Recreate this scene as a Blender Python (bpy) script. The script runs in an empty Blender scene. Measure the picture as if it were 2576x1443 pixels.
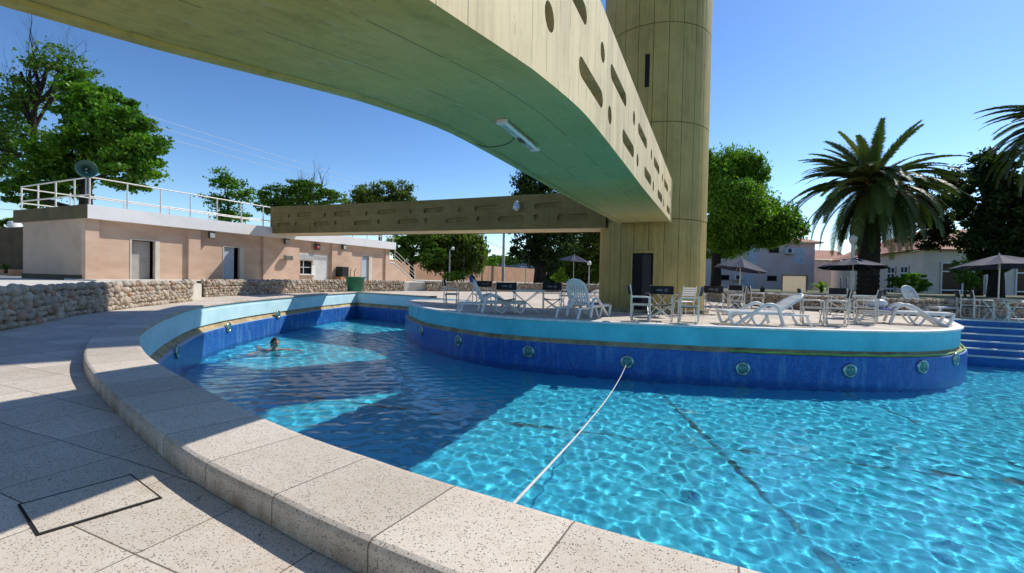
import bpy, math, random
import numpy as np
from mathutils import Vector, Matrix, Euler
from mathutils.geometry import tessellate_polygon
random.seed(7); RNG=np.random.default_rng(11)
R=math.radians
SC=bpy.context.scene
COL=SC.collection
# ------------------------------------------------------------------ survey: camera and sun
CAMZ=1.05; FPX=1145.0
YAW,PITCH,ROLL=R(23.7),math.atan(21.5/1145),R(1.15)
FWD=Vector((-math.sin(YAW)*math.cos(PITCH),math.cos(YAW)*math.cos(PITCH),-math.sin(PITCH)))
_r0=Vector((math.cos(YAW),math.sin(YAW),0)); _u0=_r0.cross(FWD)
UP=_u0*math.cos(ROLL)-_r0*math.sin(ROLL); RIGHT=_r0*math.cos(ROLL)+_u0*math.sin(ROLL)
FH=Vector((-math.sin(YAW),math.cos(YAW),0)); RH=Vector((math.cos(YAW),math.sin(YAW),0))
KX,KY=0.52,0.78                       # horizontal run of a shadow per metre of height
SUN_EL=math.atan(1/math.hypot(KX,KY)); SUN_AZ=math.atan2(KX,KY)   # azimuth from +Y towards +X
def cp(px,d,z=0.0):                   # ground plan position: bearing of survey column px at range d
    p=FH*d+RH*((px-1288)/FPX*d); return Vector((p.x,p.y,z))
def bearing_rot(a=0): return YAW+a     # local +x to the right, +y away, as seen from the pool edge
# ------------------------------------------------------------------ materials
def newmat(name):
    m=bpy.data.materials.new(name); m.use_nodes=True
    nt=m.node_tree; b=nt.nodes['Principled BSDF']; return m,nt,b
def lk(nt,a,b): nt.links.new(a,b)
def nd(nt,t,**k):
    n=nt.nodes.new(t)
    for a,v in k.items():
        if a in n.inputs.keys() if isinstance(a,str) and not hasattr(n,a) else False: n.inputs[a].default_value=v
        else: setattr(n,a,v)
    return n
def math_(nt,op,a,b=None,c=None):
    n=nt.nodes.new('ShaderNodeMath'); n.operation=op
    for i,v in enumerate((a,b,c)):
        if v is None: continue
        if isinstance(v,(int,float)): n.inputs[i].default_value=v
        else: lk(nt,v,n.inputs[i])
    return n.outputs[0]
def ramp(nt,fac,stops):
    n=nt.nodes.new('ShaderNodeValToRGB'); cr=n.color_ramp
    while len(cr.elements)<len(stops): cr.elements.new(.5)
    for e,(p,c) in zip(cr.elements,stops):
        e.position=p; e.color=(c,c,c,1) if isinstance(c,(int,float)) else (*c,1)
    lk(nt,fac,n.inputs[0]); return n.outputs[0]
def mixc(nt,fac,a,b,mode='MIX'):
    n=nt.nodes.new('ShaderNodeMix'); n.data_type='RGBA'; n.blend_type=mode; n.clamp_factor=True
    if isinstance(fac,(int,float)): n.inputs[0].default_value=fac
    else: lk(nt,fac,n.inputs[0])
    for i,v in ((6,a),(7,b)):
        if isinstance(v,tuple): n.inputs[i].default_value=(*v,1)
        else: lk(nt,v,n.inputs[i])
    return n.outputs[2]
def objco(nt,scale=(1,1,1),kind='Object',rot=(0,0,0)):
    t=nt.nodes.new('ShaderNodeTexCoord'); m=nt.nodes.new('ShaderNodeMapping')
    m.inputs['Scale'].default_value=scale; m.inputs['Rotation'].default_value=rot
    lk(nt,t.outputs[kind],m.inputs[0]); return m.outputs[0]
def noise(nt,co,scale,detail=3,rough=.55):
    n=nt.nodes.new('ShaderNodeTexNoise'); n.inputs['Scale'].default_value=scale
    n.inputs['Detail'].default_value=detail; n.inputs['Roughness'].default_value=rough
    lk(nt,co,n.inputs['Vector']); return n.outputs[0]
def bump(nt,h,b,strength=.3,dist=.01):
    n=nt.nodes.new('ShaderNodeBump'); n.inputs['Strength'].default_value=strength; n.inputs['Distance'].default_value=dist
    lk(nt,h,n.inputs['Height']); lk(nt,n.outputs[0],b.inputs['Normal'])
def sepxyz(nt,co):
    n=nt.nodes.new('ShaderNodeSeparateXYZ'); lk(nt,co,n.inputs[0]); return n.outputs
MATS={}
def M(name,col,rough=.6,var=.12,scale=2.5,bmp=0.0,bscale=30,metal=0.0,col2=None,stretch=(1,1,1),spec=.4):
    """plain procedural paint/plaster/metal with mottling"""
    if name in MATS: return MATS[name]
    m,nt,b=newmat(name); co=objco(nt,stretch)
    n=noise(nt,co,scale,5,.62)
    c2=col2 or tuple(c*(1-var*2.2) for c in col)
    c1=tuple(min(1,c*(1+var*.6)) for c in col)
    c=mixc(nt,ramp(nt,n,[(.3,0.0),(.72,1.0)]),c2,c1); lk(nt,c,b.inputs['Base Color'])
    b.inputs['Roughness'].default_value=rough; b.inputs['Metallic'].default_value=metal
    b.inputs['Specular IOR Level'].default_value=spec
    if bmp: bump(nt,noise(nt,co,bscale,4,.6),b,bmp,.01)
    MATS[name]=m; return m
def leafmat(name,c1,c2,c3=None,tr=.42):
    m,nt,b=newmat(name); nt.nodes.remove(b)
    out=nt.nodes['Material Output']
    at=nt.nodes.new('ShaderNodeAttribute'); at.attribute_name='tint'
    stops=[(0.0,c1),(1.0,c2)] if not c3 else [(0.0,c1),(.72,c2),(1.0,c3)]
    c=ramp(nt,at.outputs['Fac'],stops)
    p=nt.nodes.new('ShaderNodeBsdfPrincipled'); p.inputs['Roughness'].default_value=.5; p.inputs['Specular IOR Level'].default_value=.28
    t=nt.nodes.new('ShaderNodeBsdfTranslucent'); mx=nt.nodes.new('ShaderNodeMixShader'); mx.inputs[0].default_value=tr
    lk(nt,c,p.inputs['Base Color'])
    ct=mixc(nt,1.0,c,(1.0,1.25,.45),'MULTIPLY'); lk(nt,ct,t.inputs['Color'])
    lk(nt,p.outputs[0],mx.inputs[1]); lk(nt,t.outputs[0],mx.inputs[2]); lk(nt,mx.outputs[0],out.inputs[0])
    MATS[name]=m; return m
def pits(nt,co,scale,thr):
    v=nt.nodes.new('ShaderNodeTexVoronoi'); v.inputs['Scale'].default_value=scale; v.inputs['Randomness'].default_value=1.0
    lk(nt,co,v.inputs['Vector'])
    s=nt.nodes.new('ShaderNodeSeparateColor'); lk(nt,v.outputs['Color'],s.inputs[0])
    rad=math_(nt,'MULTIPLY_ADD',s.outputs[0],thr,thr*-.12)
    return math_(nt,'LESS_THAN',v.outputs['Distance'],rad)
def atermico(name,kind,bw,bh,rot=0,base=(.725,.65,.565),off=.5,loc=(1.9,-1.0,0)):
    """pale pitted pool-surround tile with joints; kind 'Object' = ground grid, 'UV' = along a sweep"""
    m,nt,b=newmat(name)
    wco=objco(nt,(1,1,1),'Object')
    if kind=='UV':
        u=sepxyz(nt,objco(nt,(1,1,1),'UV'))
        f=math_(nt,'FRACT',math_(nt,'DIVIDE',u[0],bw))
        e=math_(nt,'ABSOLUTE',math_(nt,'SUBTRACT',f,.5))
        joint=math_(nt,'GREATER_THAN',e,.5-.0035/bw)
        cell=math_(nt,'FLOOR',math_(nt,'DIVIDE',u[0],bw))
    else:
        br=nt.nodes.new('ShaderNodeTexBrick'); br.offset=off
        br.inputs['Scale'].default_value=1; br.inputs['Brick Width'].default_value=bw; br.inputs['Row Height'].default_value=bh
        br.inputs['Mortar Size'].default_value=.0035; br.inputs['Mortar Smooth'].default_value=.1
        br.inputs['Color1'].default_value=(0,0,0,1); br.inputs['Color2'].default_value=(1,1,1,1); br.inputs['Mortar'].default_value=(.5,.5,.5,1)
        bc=objco(nt,(1,1,1),'Object',(0,0,rot)); bc.node.inputs['Location'].default_value=loc
        wv_=nt.nodes.new('ShaderNodeVectorMath'); wv_.operation='MULTIPLY_ADD'; nz_=nt.nodes.new('ShaderNodeTexNoise'); nz_.inputs['Scale'].default_value=.8; lk(nt,wco,nz_.inputs['Vector']); lk(nt,nz_.outputs['Color'],wv_.inputs[0]); wv_.inputs[1].default_value=(.05,.05,0); lk(nt,bc,wv_.inputs[2])
        lk(nt,wv_.outputs[0],br.inputs['Vector'])
        joint=br.outputs['Fac']; cell=br.outputs['Color']
    wn=nt.nodes.new('ShaderNodeTexWhiteNoise'); wn.noise_dimensions='1D'; lk(nt,cell,wn.inputs['W'])
    big=noise(nt,wco,.9,5,.6); fine=noise(nt,wco,9,5,.65)
    tone=math_(nt,'MULTIPLY_ADD',wn.outputs[0],.24,.80)
    c=mixc(nt,ramp(nt,big,[(.32,0.0),(.7,1.0)]),tuple(x*y for x,y in zip(base,(.86,.83,.78))),base)
    c=mixc(nt,ramp(nt,fine,[(.38,.32),(.62,0.0)]),c,tuple(x*y for x,y in zip(base,(.78,.7,.6))))
    n=nt.nodes.new('ShaderNodeVectorMath'); n.operation='SCALE'; lk(nt,c,n.inputs[0]); lk(nt,tone,n.inputs['Scale']); c=n.outputs[0]
    p1=pits(nt,wco,108,.47); p2=pits(nt,wco,185,.46)
    pp=math_(nt,'MAXIMUM',p1,math_(nt,'MULTIPLY',p2,.6))
    c=mixc(nt,math_(nt,'MULTIPLY',pp,.85),c,(.075,.06,.045))
    c=mixc(nt,math_(nt,'MULTIPLY',joint,.85),c,(.085,.065,.045))
    if kind=='UV':      # brown run-off stains low on the outer face and under the arris
        wz=sepxyz(nt,wco)[2]; sn=noise(nt,objco(nt,(2.2,2.2,.6)),2.0,6,.7)
        low=ramp(nt,wz,[(.0,1.0),(.06,.5),(.09,.22),(.122,.6),(.128,0.0)]); fac=math_(nt,'MULTIPLY',low,ramp(nt,sn,[(.34,.15),(.62,1.0)]))
        c=mixc(nt,fac,c,(.20,.135,.062))
    else:
        sn=noise(nt,wco,1.7,7,.72); c=mixc(nt,ramp(nt,sn,[(.56,0.0),(.74,.5)]),c,(.40,.30,.19))
    lk(nt,c,b.inputs['Base Color']); b.inputs['Roughness'].default_value=.82; b.inputs['Specular IOR Level'].default_value=.25
    h=math_(nt,'SUBTRACT',1.0,math_(nt,'MAXIMUM',pp,joint)); bump(nt,h,b,.35,.006)
    MATS[name]=m; return m
def concrete(name,base,dark,axis,board,horizontal=False):
    """painted board-marked concrete; axis = object axis index across the boards"""
    m,nt,b=newmat(name); co=objco(nt); xs=sepxyz(nt,co)
    st=[1.4,1.4,1.4]; st[axis]=14
    grain=noise(nt,objco(nt,tuple(st)),1.6,6,.7)
    a=math_(nt,'ADD',xs[axis],math_(nt,'MULTIPLY',noise(nt,co,1.3,2),.03))
    f=math_(nt,'FRACT',math_(nt,'DIVIDE',a,board)); cell=math_(nt,'FLOOR',math_(nt,'DIVIDE',a,board))
    wn=nt.nodes.new('ShaderNodeTexWhiteNoise'); wn.noise_dimensions='1D'; lk(nt,cell,wn.inputs['W'])
    e=math_(nt,'ABSOLUTE',math_(nt,'SUBTRACT',f,.5)); joint=math_(nt,'GREATER_THAN',e,.5-.004/board)
    broken=math_(nt,'GREATER_THAN',noise(nt,co,2.2,3),.46); joint=math_(nt,'MULTIPLY',joint,broken)
    c=mixc(nt,ramp(nt,noise(nt,co,.8,6,.65),[(.3,0.0),(.72,1.0)]),dark,base)
    c=mixc(nt,ramp(nt,grain,[(.3,.5),(.52,0.0)]),c,tuple(x*.62 for x in dark))
    tone=math_(nt,'MULTIPLY_ADD',wn.outputs[0],.2,.86)
    n=nt.nodes.new('ShaderNodeVectorMath'); n.operation='SCALE'; lk(nt,c,n.inputs[0]); lk(nt,tone,n.inputs['Scale']); c=n.outputs[0]
    drip=noise(nt,objco(nt,(5,5,.35)),1.5,6,.7); c=mixc(nt,ramp(nt,drip,[(.50,0.0),(.72,.6)]),c,tuple(x*.5 for x in dark))
    c=mixc(nt,ramp(nt,noise(nt,co,.45,5,.6),[(.45,0.0),(.7,.35)]),c,tuple(min(1,x*1.25+.05) for x in base))
    spots=ramp(nt,noise(nt,co,7,6,.75),[(.64,0.0),(.70,.7)])
    c=mixc(nt,spots,c,(.34,.31,.25))
    dk=ramp(nt,noise(nt,objco(nt,(1.3,1.3,.9)),4.3,6,.75),[(.685,0.0),(.73,.8)]); c=mixc(nt,dk,c,(.07,.06,.04))
    if 'soffit' in name:      # green light off the pool painted into mid-span, plus pale scuffs
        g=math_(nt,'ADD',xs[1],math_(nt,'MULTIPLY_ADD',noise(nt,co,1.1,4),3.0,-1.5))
        gf=ramp(nt,math_(nt,'DIVIDE',g,12.0),[(.14,0.0),(.34,.42),(.62,.5),(.72,0.0)]); c=mixc(nt,gf,c,(.30,.42,.20)); c=mixc(nt,ramp(nt,math_(nt,'DIVIDE',xs[1],15.5),[(.68,0.0),(.86,.8)]),c,(.62,.52,.22))  # second mix paints the sunlit deck's bounce onto the tower end
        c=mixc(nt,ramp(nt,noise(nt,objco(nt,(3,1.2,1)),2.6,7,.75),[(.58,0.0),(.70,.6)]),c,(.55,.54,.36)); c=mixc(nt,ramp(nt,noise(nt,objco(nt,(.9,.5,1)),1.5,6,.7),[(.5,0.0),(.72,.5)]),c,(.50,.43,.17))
    c=mixc(nt,math_(nt,'MULTIPLY',joint,.8),c,(.06,.05,.03))
    lk(nt,c,b.inputs['Base Color']); b.inputs['Roughness'].default_value=.72; b.inputs['Specular IOR Level'].default_value=.3
    h=math_(nt,'ADD',math_(nt,'MULTIPLY',grain,.5),math_(nt,'SUBTRACT',wn.outputs[0],math_(nt,'MULTIPLY',joint,1.2)))
    bump(nt,h,b,.5,.012); MATS[name]=m; return m
def tilemat(name,c1,c2,size=.025,lime=.35):
    m,nt,b=newmat(name); u=objco(nt,(1,1,1),'UV')
    br=nt.nodes.new('ShaderNodeTexBrick'); br.offset=0; br.inputs['Scale'].default_value=1
    br.inputs['Brick Width'].default_value=size; br.inputs['Row Height'].default_value=size; br.inputs['Mortar Size'].default_value=size*.06
    br.inputs['Color1'].default_value=(*c1,1); br.inputs['Color2'].default_value=(*c2,1); br.inputs['Mortar'].default_value=(c1[0]*2+.05,c1[1]*2+.08,c1[2]*1.2+.1,1)
    lk(nt,u,br.inputs['Vector'])
    c=br.outputs['Color']; co=objco(nt)
    st=noise(nt,objco(nt,(2.2,2.2,.45)),2.2,6,.7)
    c=mixc(nt,ramp(nt,st,[(.5,0.0),(.75,lime)]),c,(.22,.42,.62))
    ch=ramp(nt,noise(nt,objco(nt,(1,1,1.6)),3.6,7,.75),[(.69,0.0),(.71,.8)]); c=mixc(nt,ch,c,(.5,.52,.56))
    lk(nt,c,b.inputs['Base Color']); b.inputs['Roughness'].default_value=.35; b.inputs['Specular IOR Level'].default_value=.5
    MATS[name]=m; return m
# ------------------------------------------------------------------ mesh helpers
class MB:
    def __init__(s): s.v=[]; s.f=[]; s.mi=[]; s.uv=[]; s.att=None; s.sm=[]
    def add(s,vs,fs,mi=0,uvs=None,T=None,smooth=False):
        o=len(s.v)
        if T is not None: vs=[T@Vector(v) for v in vs]
        s.v+= [tuple(v) for v in vs]
        for k,f in enumerate(fs):
            s.f.append(tuple(i+o for i in f)); s.mi.append(mi); s.sm.append(smooth)
            s.uv.append([uvs[i] for i in f] if uvs else None)
        return s
    def box(s,c,d,mi=0,T=None,bev=0.0):
        x,y,z=c; a,b_,e=d[0]/2,d[1]/2,d[2]/2
        if bev<=0:
            vs=[(x+i*a,y+j*b_,z+k*e) for k in(-1,1) for j in(-1,1) for i in(-1,1)]
            fs=[(0,2,3,1),(4,5,7,6),(0,1,5,4),(2,6,7,3),(0,4,6,2),(1,3,7,5)]
            return s.add(vs,fs,mi,T=T)
        g=bev; vs=[]; idx={}
        def P(i,j,k,ax):
            key=(i,j,k,ax)
            if key not in idx:
                q=[i*a,j*b_,k*e]; sgn=(i,j,k)
                for t in range(3):
                    if t!=ax: q[t]-=sgn[t]*g
                idx[key]=len(vs); vs.append((x+q[0],y+q[1],z+q[2]))
            return idx[key]
        fs=[]
        for ax in range(3):
            o=[t for t in range(3) if t!=ax]
            for sg in(-1,1):
                cs=[]
                for (p,q) in((-1,-1),(1,-1),(1,1),(-1,1)):
                    t=[0,0,0]; t[ax]=sg; t[o[0]]=p; t[o[1]]=q; cs.append(P(*t,ax))
                fs.append(cs)
        for ax in range(3):       # edges along ax
            o=[t for t in range(3) if t!=ax]
            for p in(-1,1):
                for q in(-1,1):
                    t1=[0,0,0]; t1[o[0]]=p;t1[o[1]]=q; t2=list(t1); t1[ax]=-1; t2[ax]=1
                    fs.append([P(*t1,o[0]),P(*t2,o[0]),P(*t2,o[1]),P(*t1,o[1])])
        for i in(-1,1):
            for j in(-1,1):
                for k in(-1,1): fs.append([P(i,j,k,0),P(i,j,k,1),P(i,j,k,2)])
        return s.add(vs,fs,mi,T=T)
    def tube(s,pts,r,n=6,mi=0,T=None,cap=True,smooth=True):
        pts=[Vector(p) for p in pts]; rs=r if isinstance(r,(list,tuple)) else [r]*len(pts)
        vs=[];fs=[]; prev=None
        for i,p in enumerate(pts):
            t=(pts[min(i+1,len(pts)-1)]-pts[max(i-1,0)])
            if t.length<1e-9: t=Vector((0,0,1))
            t.normalize()
            if prev is None:
                a=Vector((0,0,1)) if abs(t.z)<.9 else Vector((1,0,0)); u=t.cross(a).normalized()
            else: u=(prev-t*prev.dot(t)); u=u.normalized() if u.length>1e-6 else t.orthogonal().normalized()
            prev=u; w=t.cross(u)
            for k in range(n):
                an=2*math.pi*k/n; vs.append(p+(u*math.cos(an)+w*math.sin(an))*rs[i])
        for i in range(len(pts)-1):
            for k in range(n): fs.append((i*n+k,i*n+(k+1)%n,(i+1)*n+(k+1)%n,(i+1)*n+k))
        s.add(vs,fs,mi,T=T,smooth=smooth)
        if cap:
            s.add(vs[:n],[tuple(range(n))[::-1]],mi,T=T); s.add(vs[-n:],[tuple(range(n))],mi,T=T)
        return s
    def lathe(s,prof,n=24,c=(0,0,0),mi=0,T=None,smooth=True,a0=0,a1=2*math.pi):
        full=abs(a1-a0-2*math.pi)<1e-6; m=n if full else n+1; vs=[];fs=[]
        for (r,z) in prof:
            for k in range(m):
                a=a0+(a1-a0)*k/n; vs.append((c[0]+r*math.cos(a),c[1]+r*math.sin(a),c[2]+z))
        for i in range(len(prof)-1):
            for k in range(n):
                k2=(k+1)%m; fs.append((i*m+k,i*m+k2,(i+1)*m+k2,(i+1)*m+k))
        return s.add(vs,fs,mi,T=T,smooth=smooth)
    def prism(s,poly,h0,h1,mi=0,T=None,plane='XY'):
        """extrude 2D polygon; plane XY: height along z; XZ: along y; YZ: along x"""
        def P(a,b_,h): return {'XY':(a,b_,h),'XZ':(a,h,b_),'YZ':(h,a,b_)}[plane]
        n=len(poly); vs=[P(a,b_,h0) for a,b_ in poly]+[P(a,b_,h1) for a,b_ in poly]
        fs=[(i,(i+1)%n,(i+1)%n+n,i+n) for i in range(n)]
        tri=tessellate_polygon([[Vector((a,b_,0)) for a,b_ in poly]])
        fs+=[tuple(t) for t in tri]+[tuple(i+n for i in t) for t in tri]
        return s.add(vs,fs,mi,T=T)
    def ball(s,c,r,mi=0,seg=10,rings=6,sq=(1,1,1),T=None):
        prof=[(r*math.sin(math.pi*i/rings),-r*math.cos(math.pi*i/rings)) for i in range(rings+1)]
        vs=[];fs=[]
        for (q,z) in prof:
            for k in range(seg):
                a=2*math.pi*k/seg; vs.append((c[0]+q*math.cos(a)*sq[0],c[1]+q*math.sin(a)*sq[1],c[2]+z*sq[2]))
        for i in range(rings):
            for k in range(seg): fs.append((i*seg+k,i*seg+(k+1)%seg,(i+1)*seg+(k+1)%seg,(i+1)*seg+k))
        return s.add(vs,fs,mi,T=T,smooth=True)
    def build(s,name,mats,parent=None,loc=None,recalc=True,rot=None):
        me=bpy.data.meshes.new(name); me.from_pydata(s.v,[],s.f)
        mats=mats if isinstance(mats,(list,tuple)) else [mats]
        for m in mats: me.materials.append(m)
        me.polygons.foreach_set('material_index',s.mi); me.polygons.foreach_set('use_smooth',s.sm)
        if any(u is not None for u in s.uv):
            ul=me.uv_layers.new(name='UVMap'); flat=[]
            for f,u in zip(s.f,s.uv):
                for k in range(len(f)): flat+= list(u[k]) if u else [0,0]
            ul.data.foreach_set('uv',flat)
        if recalc:
            import bmesh
            bm=bmesh.new(); bm.from_mesh(me); bmesh.ops.recalc_face_normals(bm,faces=bm.faces); bm.to_mesh(me); bm.free()
        if s.att is not None:
            at=me.attributes.new('tint','FLOAT','FACE'); at.data.foreach_set('value',s.att)
        o=bpy.data.objects.new(name,me); COL.objects.link(o)
        if parent is not None: o.parent=parent
        if loc is not None: o.location=loc
        if rot is not None: o.rotation_euler=rot
        return o
def tag(o,label=None,cat=None,group=None,kind=None):
    if label: o['label']=label
    if cat: o['category']=cat
    if group: o['group']=group
    if kind: o['kind']=kind
    return o
def empty(name,label,cat,loc=(0,0,0),rz=0,group=None):
    o=bpy.data.objects.new(name,None); COL.objects.link(o); o.location=loc; o.rotation_euler=(0,0,rz); o.empty_display_size=.2
    return tag(o,label,cat,group)
def copy_tree(o,parent=None):
    c=o.copy(); COL.objects.link(c); c.parent=parent
    for ch in list(o.children): copy_tree(ch,c)
    return c
def place_copy(proto,loc,rz,label,group=None,scale=1.0):
    c=copy_tree(proto); c.location=loc; c.rotation_euler=(0,0,rz); c['label']=label
    if group: c['group']=group
    c.scale=(scale,)*3
    return c
def spline(pts,n):
    """Catmull-Rom, resampled to n points by arc length"""
    P=[Vector((*p,0)) if len(p)==2 else Vector(p) for p in pts]; out=[]
    for i in range(len(P)-1):
        p0=P[max(i-1,0)];p1=P[i];p2=P[i+1];p3=P[min(i+2,len(P)-1)]
        for k in range(24):
            t=k/24; out.append(.5*((2*p1)+(p2-p0)*t+(2*p0-5*p1+4*p2-p3)*t*t+(3*p1-p0-3*p2+p3)*t**3))
    out.append(P[-1]); L=[0]
    for a,b_ in zip(out,out[1:]): L.append(L[-1]+(b_-a).length)
    res=[];j=0
    for k in range(n):
        s_=L[-1]*k/(n-1)
        while j<len(L)-2 and L[j+1]<s_: j+=1
        t=(s_-L[j])/max(1e-9,L[j+1]-L[j]); res.append(out[j].lerp(out[j+1],min(1,t)))
    return res
def sweep(mb,path,prof,mi=0,side=1,smooth=False):
    """profile [(offset,z)] along a plan path; +offset to the path's left*side; uv = (arc length, profile length)"""
    n=len(path); N=[]; L=[0]
    for i in range(n):
        t=path[min(i+1,n-1)]-path[max(i-1,0)]; t.normalize(); N.append(Vector((-t.y,t.x,0))*side)
        if i: L.append(L[-1]+(path[i]-path[i-1]).length)
    W=[0]
    for a,b_ in zip(prof,prof[1:]): W.append(W[-1]+math.hypot(a[0]-b_[0],a[1]-b_[1]))
    vs=[];uv=[];fs=[];m=len(prof)
    for i in range(n):
        for j,(o,z) in enumerate(prof):
            q=path[i]+N[i]*o; vs.append((q.x,q.y,z+path[i].z)); uv.append((L[i],W[j]))
    for i in range(n-1):
        for j in range(m-1): fs.append((i*m+j,(i+1)*m+j,(i+1)*m+j+1,i*m+j+1))
    return mb.add(vs,fs,mi,uv,smooth=smooth)
def offset_path(path,off,side=1):
    n=len(path); out=[]
    for i in range(n):
        t=path[min(i+1,n-1)]-path[max(i-1,0)]; t.normalize(); out.append(path[i]+Vector((-t.y,t.x,0))*off*side)
    return out
#@@SECTION world
# ------------------------------------------------------------------ camera, sun, sky
cam=bpy.data.cameras.new('camera'); cam.sensor_width=36; cam.lens=36*FPX/2576; cam.clip_start=.05; cam.clip_end=6000
co=bpy.data.objects.new('camera',cam); COL.objects.link(co)
mw=Matrix((RIGHT,UP,-FWD)).transposed().to_4x4(); mw.translation=(0,0,CAMZ); co.matrix_world=mw; SC.camera=co
sun=bpy.data.lights.new('sun','SUN'); sun.energy=3.6; sun.angle=R(.53); sun.color=(1,.95,.87)
so=bpy.data.objects.new('sun',sun); COL.objects.link(so)
sd=Vector((KX,KY,1)).normalized(); so.rotation_euler=sd.to_track_quat('Z','Y').to_euler(); so.location=sd*60
sun.cycles.is_caustics_light=True
W=bpy.data.worlds.new('World'); SC.world=W; W.use_nodes=True
nt=W.node_tree; bg=nt.nodes['Background']; sky=nt.nodes.new('ShaderNodeTexSky'); sky.sky_type='NISHITA'
sky.sun_disc=False; sky.sun_elevation=SUN_EL; sky.sun_rotation=SUN_AZ; sky.altitude=300; sky.air_density=1.0; sky.dust_density=.25; sky.ozone_density=2.4
gm=nt.nodes.new('ShaderNodeGamma'); gm.inputs[1].default_value=1.35; hs=nt.nodes.new('ShaderNodeHueSaturation'); hs.inputs['Saturation'].default_value=1.06; hs.inputs['Value'].default_value=.50
lk(nt,sky.outputs[0],gm.inputs[0]); lk(nt,gm.outputs[0],hs.inputs['Color']); lk(nt,hs.outputs[0],bg.inputs[0]); bg.inputs[1].default_value=.138
SC.view_settings.view_transform='Standard'; SC.view_settings.look='None'; SC.view_settings.exposure=.42; SC.view_settings.gamma=1
SC.render.engine='CYCLES'; cy=SC.cycles
cy.use_denoising=True; cy.max_bounces=10; cy.diffuse_bounces=4; cy.glossy_bounces=4; cy.transmission_bounces=6; cy.transparent_max_bounces=8
cy.sample_clamp_indirect=6.0; cy.caustics_refractive=True; cy.caustics_reflective=False; cy.blur_glossy=.3
#@@SECTION pool
# ------------------------------------------------------------------ palette of the pool and paving
m_paving=atermico('pitted_paving','Object',.57,.455,0,off=0)
m_coping=atermico('pitted_coping','UV',.56,.5)
m_fascia=M('turquoise_paint',(.12,.60,.66),.5,.2,1.4,.15,20,col2=(.08,.47,.54))
m_white=M('white_rim_paint',(.78,.77,.73),.6,.1,6)
m_gutter=M('stained_gutter',(.46,.36,.20),.8,.35,3,col2=(.22,.17,.09))
m_tile=tilemat('blue_mosaic_tile',(.005,.055,.27),(.013,.115,.44),.05,.55)
m_ledge=M('chipped_blue_ledge',(.10,.22,.52),.5,.6,7,col2=(.5,.5,.5))
WZ=-1.21; FZ=-1.95
# pool outline: inner lip of the surround, from the near right round the left to the far corner and to the island
near=[(26,9.6),(20,6.6),(14,4.1),(9,2.5),(5,1.75),(2,1.58),(.13,1.61),(-.91,1.69),(-1.45,1.76),(-2.65,1.99),(-5.3,2.79),(-7.0,3.52),(-8.2,4.2),(-10.4,5.8),(-12.66,7.84),(-14.2,10.1),(-15.35,12.49),(-16.6,15.6),(-17.4,18.3)]
far=[(-17.6,19.2),(-15.4,18.7),(-13.17,18.19),(-9.6,17.4)]
isl=[(-9.6,17.45),(-10.8,17.35),(-11.5,16.9),(-11.7,16.1),(-11.0,14.9),(-9.9,13.75),(-8.58,12.6),(-7.0,11.72),(-5.39,11.16),(-4.1,11.08),(-2.86,11.2),(-.25,11.65),(2.28,12.35),(4.17,13.25),(5.2,14.2),(5.95,15.5),(6.4,17.0),(6.75,18.4),(6.9,19.4)]
nearP=spline(near,220); farP=spline(far,40); islP=spline(isl,220)
outer=nearP+farP
stepR=[Vector((26,19.4,0))]
poly=[(p.x,p.y) for p in outer]+[(p.x,p.y) for p in islP]+[(26,19.4)]
# paving: one sheet with the pool cut out
def sheet(name,outerpoly,holes,z,mat,kind='structure'):
    loops=[[Vector((a,b_,0)) for a,b_ in outerpoly]]+[[Vector((a,b_,0)) for a,b_ in h] for h in holes]
    tri=tessellate_polygon(loops); vs=[(v.x,v.y,z) for l in loops for v in l]
    o=MB().add(vs,[tuple(t) for t in tri]).build(name,mat); tag(o,kind=kind); return o
sheet('paving',[(-34,-14),(34,-14),(34,46),(-34,46)],[poly],0.0,m_paving)
g_mat=M('dry_grass_ground',(.10,.12,.04),.9,.35,.35,.3,8,col2=(.16,.13,.07))
sheet('ground',[(-3000,-3000),(3000,-3000),(3000,3000),(-3000,3000)],[[(-33,-13),(33,-13),(33,45),(-33,45)]],-.02,g_mat)
# raised surround with painted inner face, gutter and tiled wall
mb=MB()
top=[(-.47,.004),(-.47,.105),(-.462,.124),(-.445,.132),(.0,.132),(.03,.128),(.045,.112),(.045,.075),(.03,.06),(.0,.055)]
sweep(mb,[p for p in outer if p.x<-11.9 or p.y<12],top,0,side=-1)
tag(mb.build('pool_coping',[m_coping],recalc=True),kind='structure')
m_fasciap=M('pale_turquoise_paint',(.56,.76,.79),.5,.15,1.4,.15,20,col2=(.44,.68,.73))  # paler turquoise than the island face
mb=MB(); sweep(mb,outer,[(.0,.055),(.0,-.03),(.012,-.035),(.012,-.44)],0,side=-1)
sweep(mb,outer,[(.012,-.44),(-.03,-.46),(-.03,-.50),(.07,-.60)],1,side=-1)
sweep(mb,outer,[(.07,-.60),(.115,-.61)],2,side=-1)
sweep(mb,outer,[(.115,-.61),(.13,-.64),(.13,FZ-.1)],3,side=-1)
pw=tag(mb.build('pool_wall',[m_fasciap,m_gutter,m_ledge,m_tile],recalc=False),kind='structure')
mb=MB(); sweep(mb,islP,[(-.16,.004),(-.16,.018),(.04,.018),(.055,.01),(.055,-.03),(.04,-.04),(.0,-.042)],0,side=-1)
tag(mb.build('island_rim',[m_white]),kind='structure')
mb=MB(); sweep(mb,islP,[(.0,-.042),(.0,-.47)],0,side=-1)
sweep(mb,islP,[(.0,-.47),(-.03,-.485),(-.03,-.52),(.06,-.585)],1,side=-1)
sweep(mb,islP,[(.06,-.585),(.12,-.58)],2,side=-1)
sweep(mb,islP,[(.12,-.58),(.135,-.60),(.135,FZ-.1)],3,side=-1)
iw=tag(mb.build('island_wall',[m_fascia,m_gutter,m_ledge,m_tile],recalc=False),kind='structure')
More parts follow.
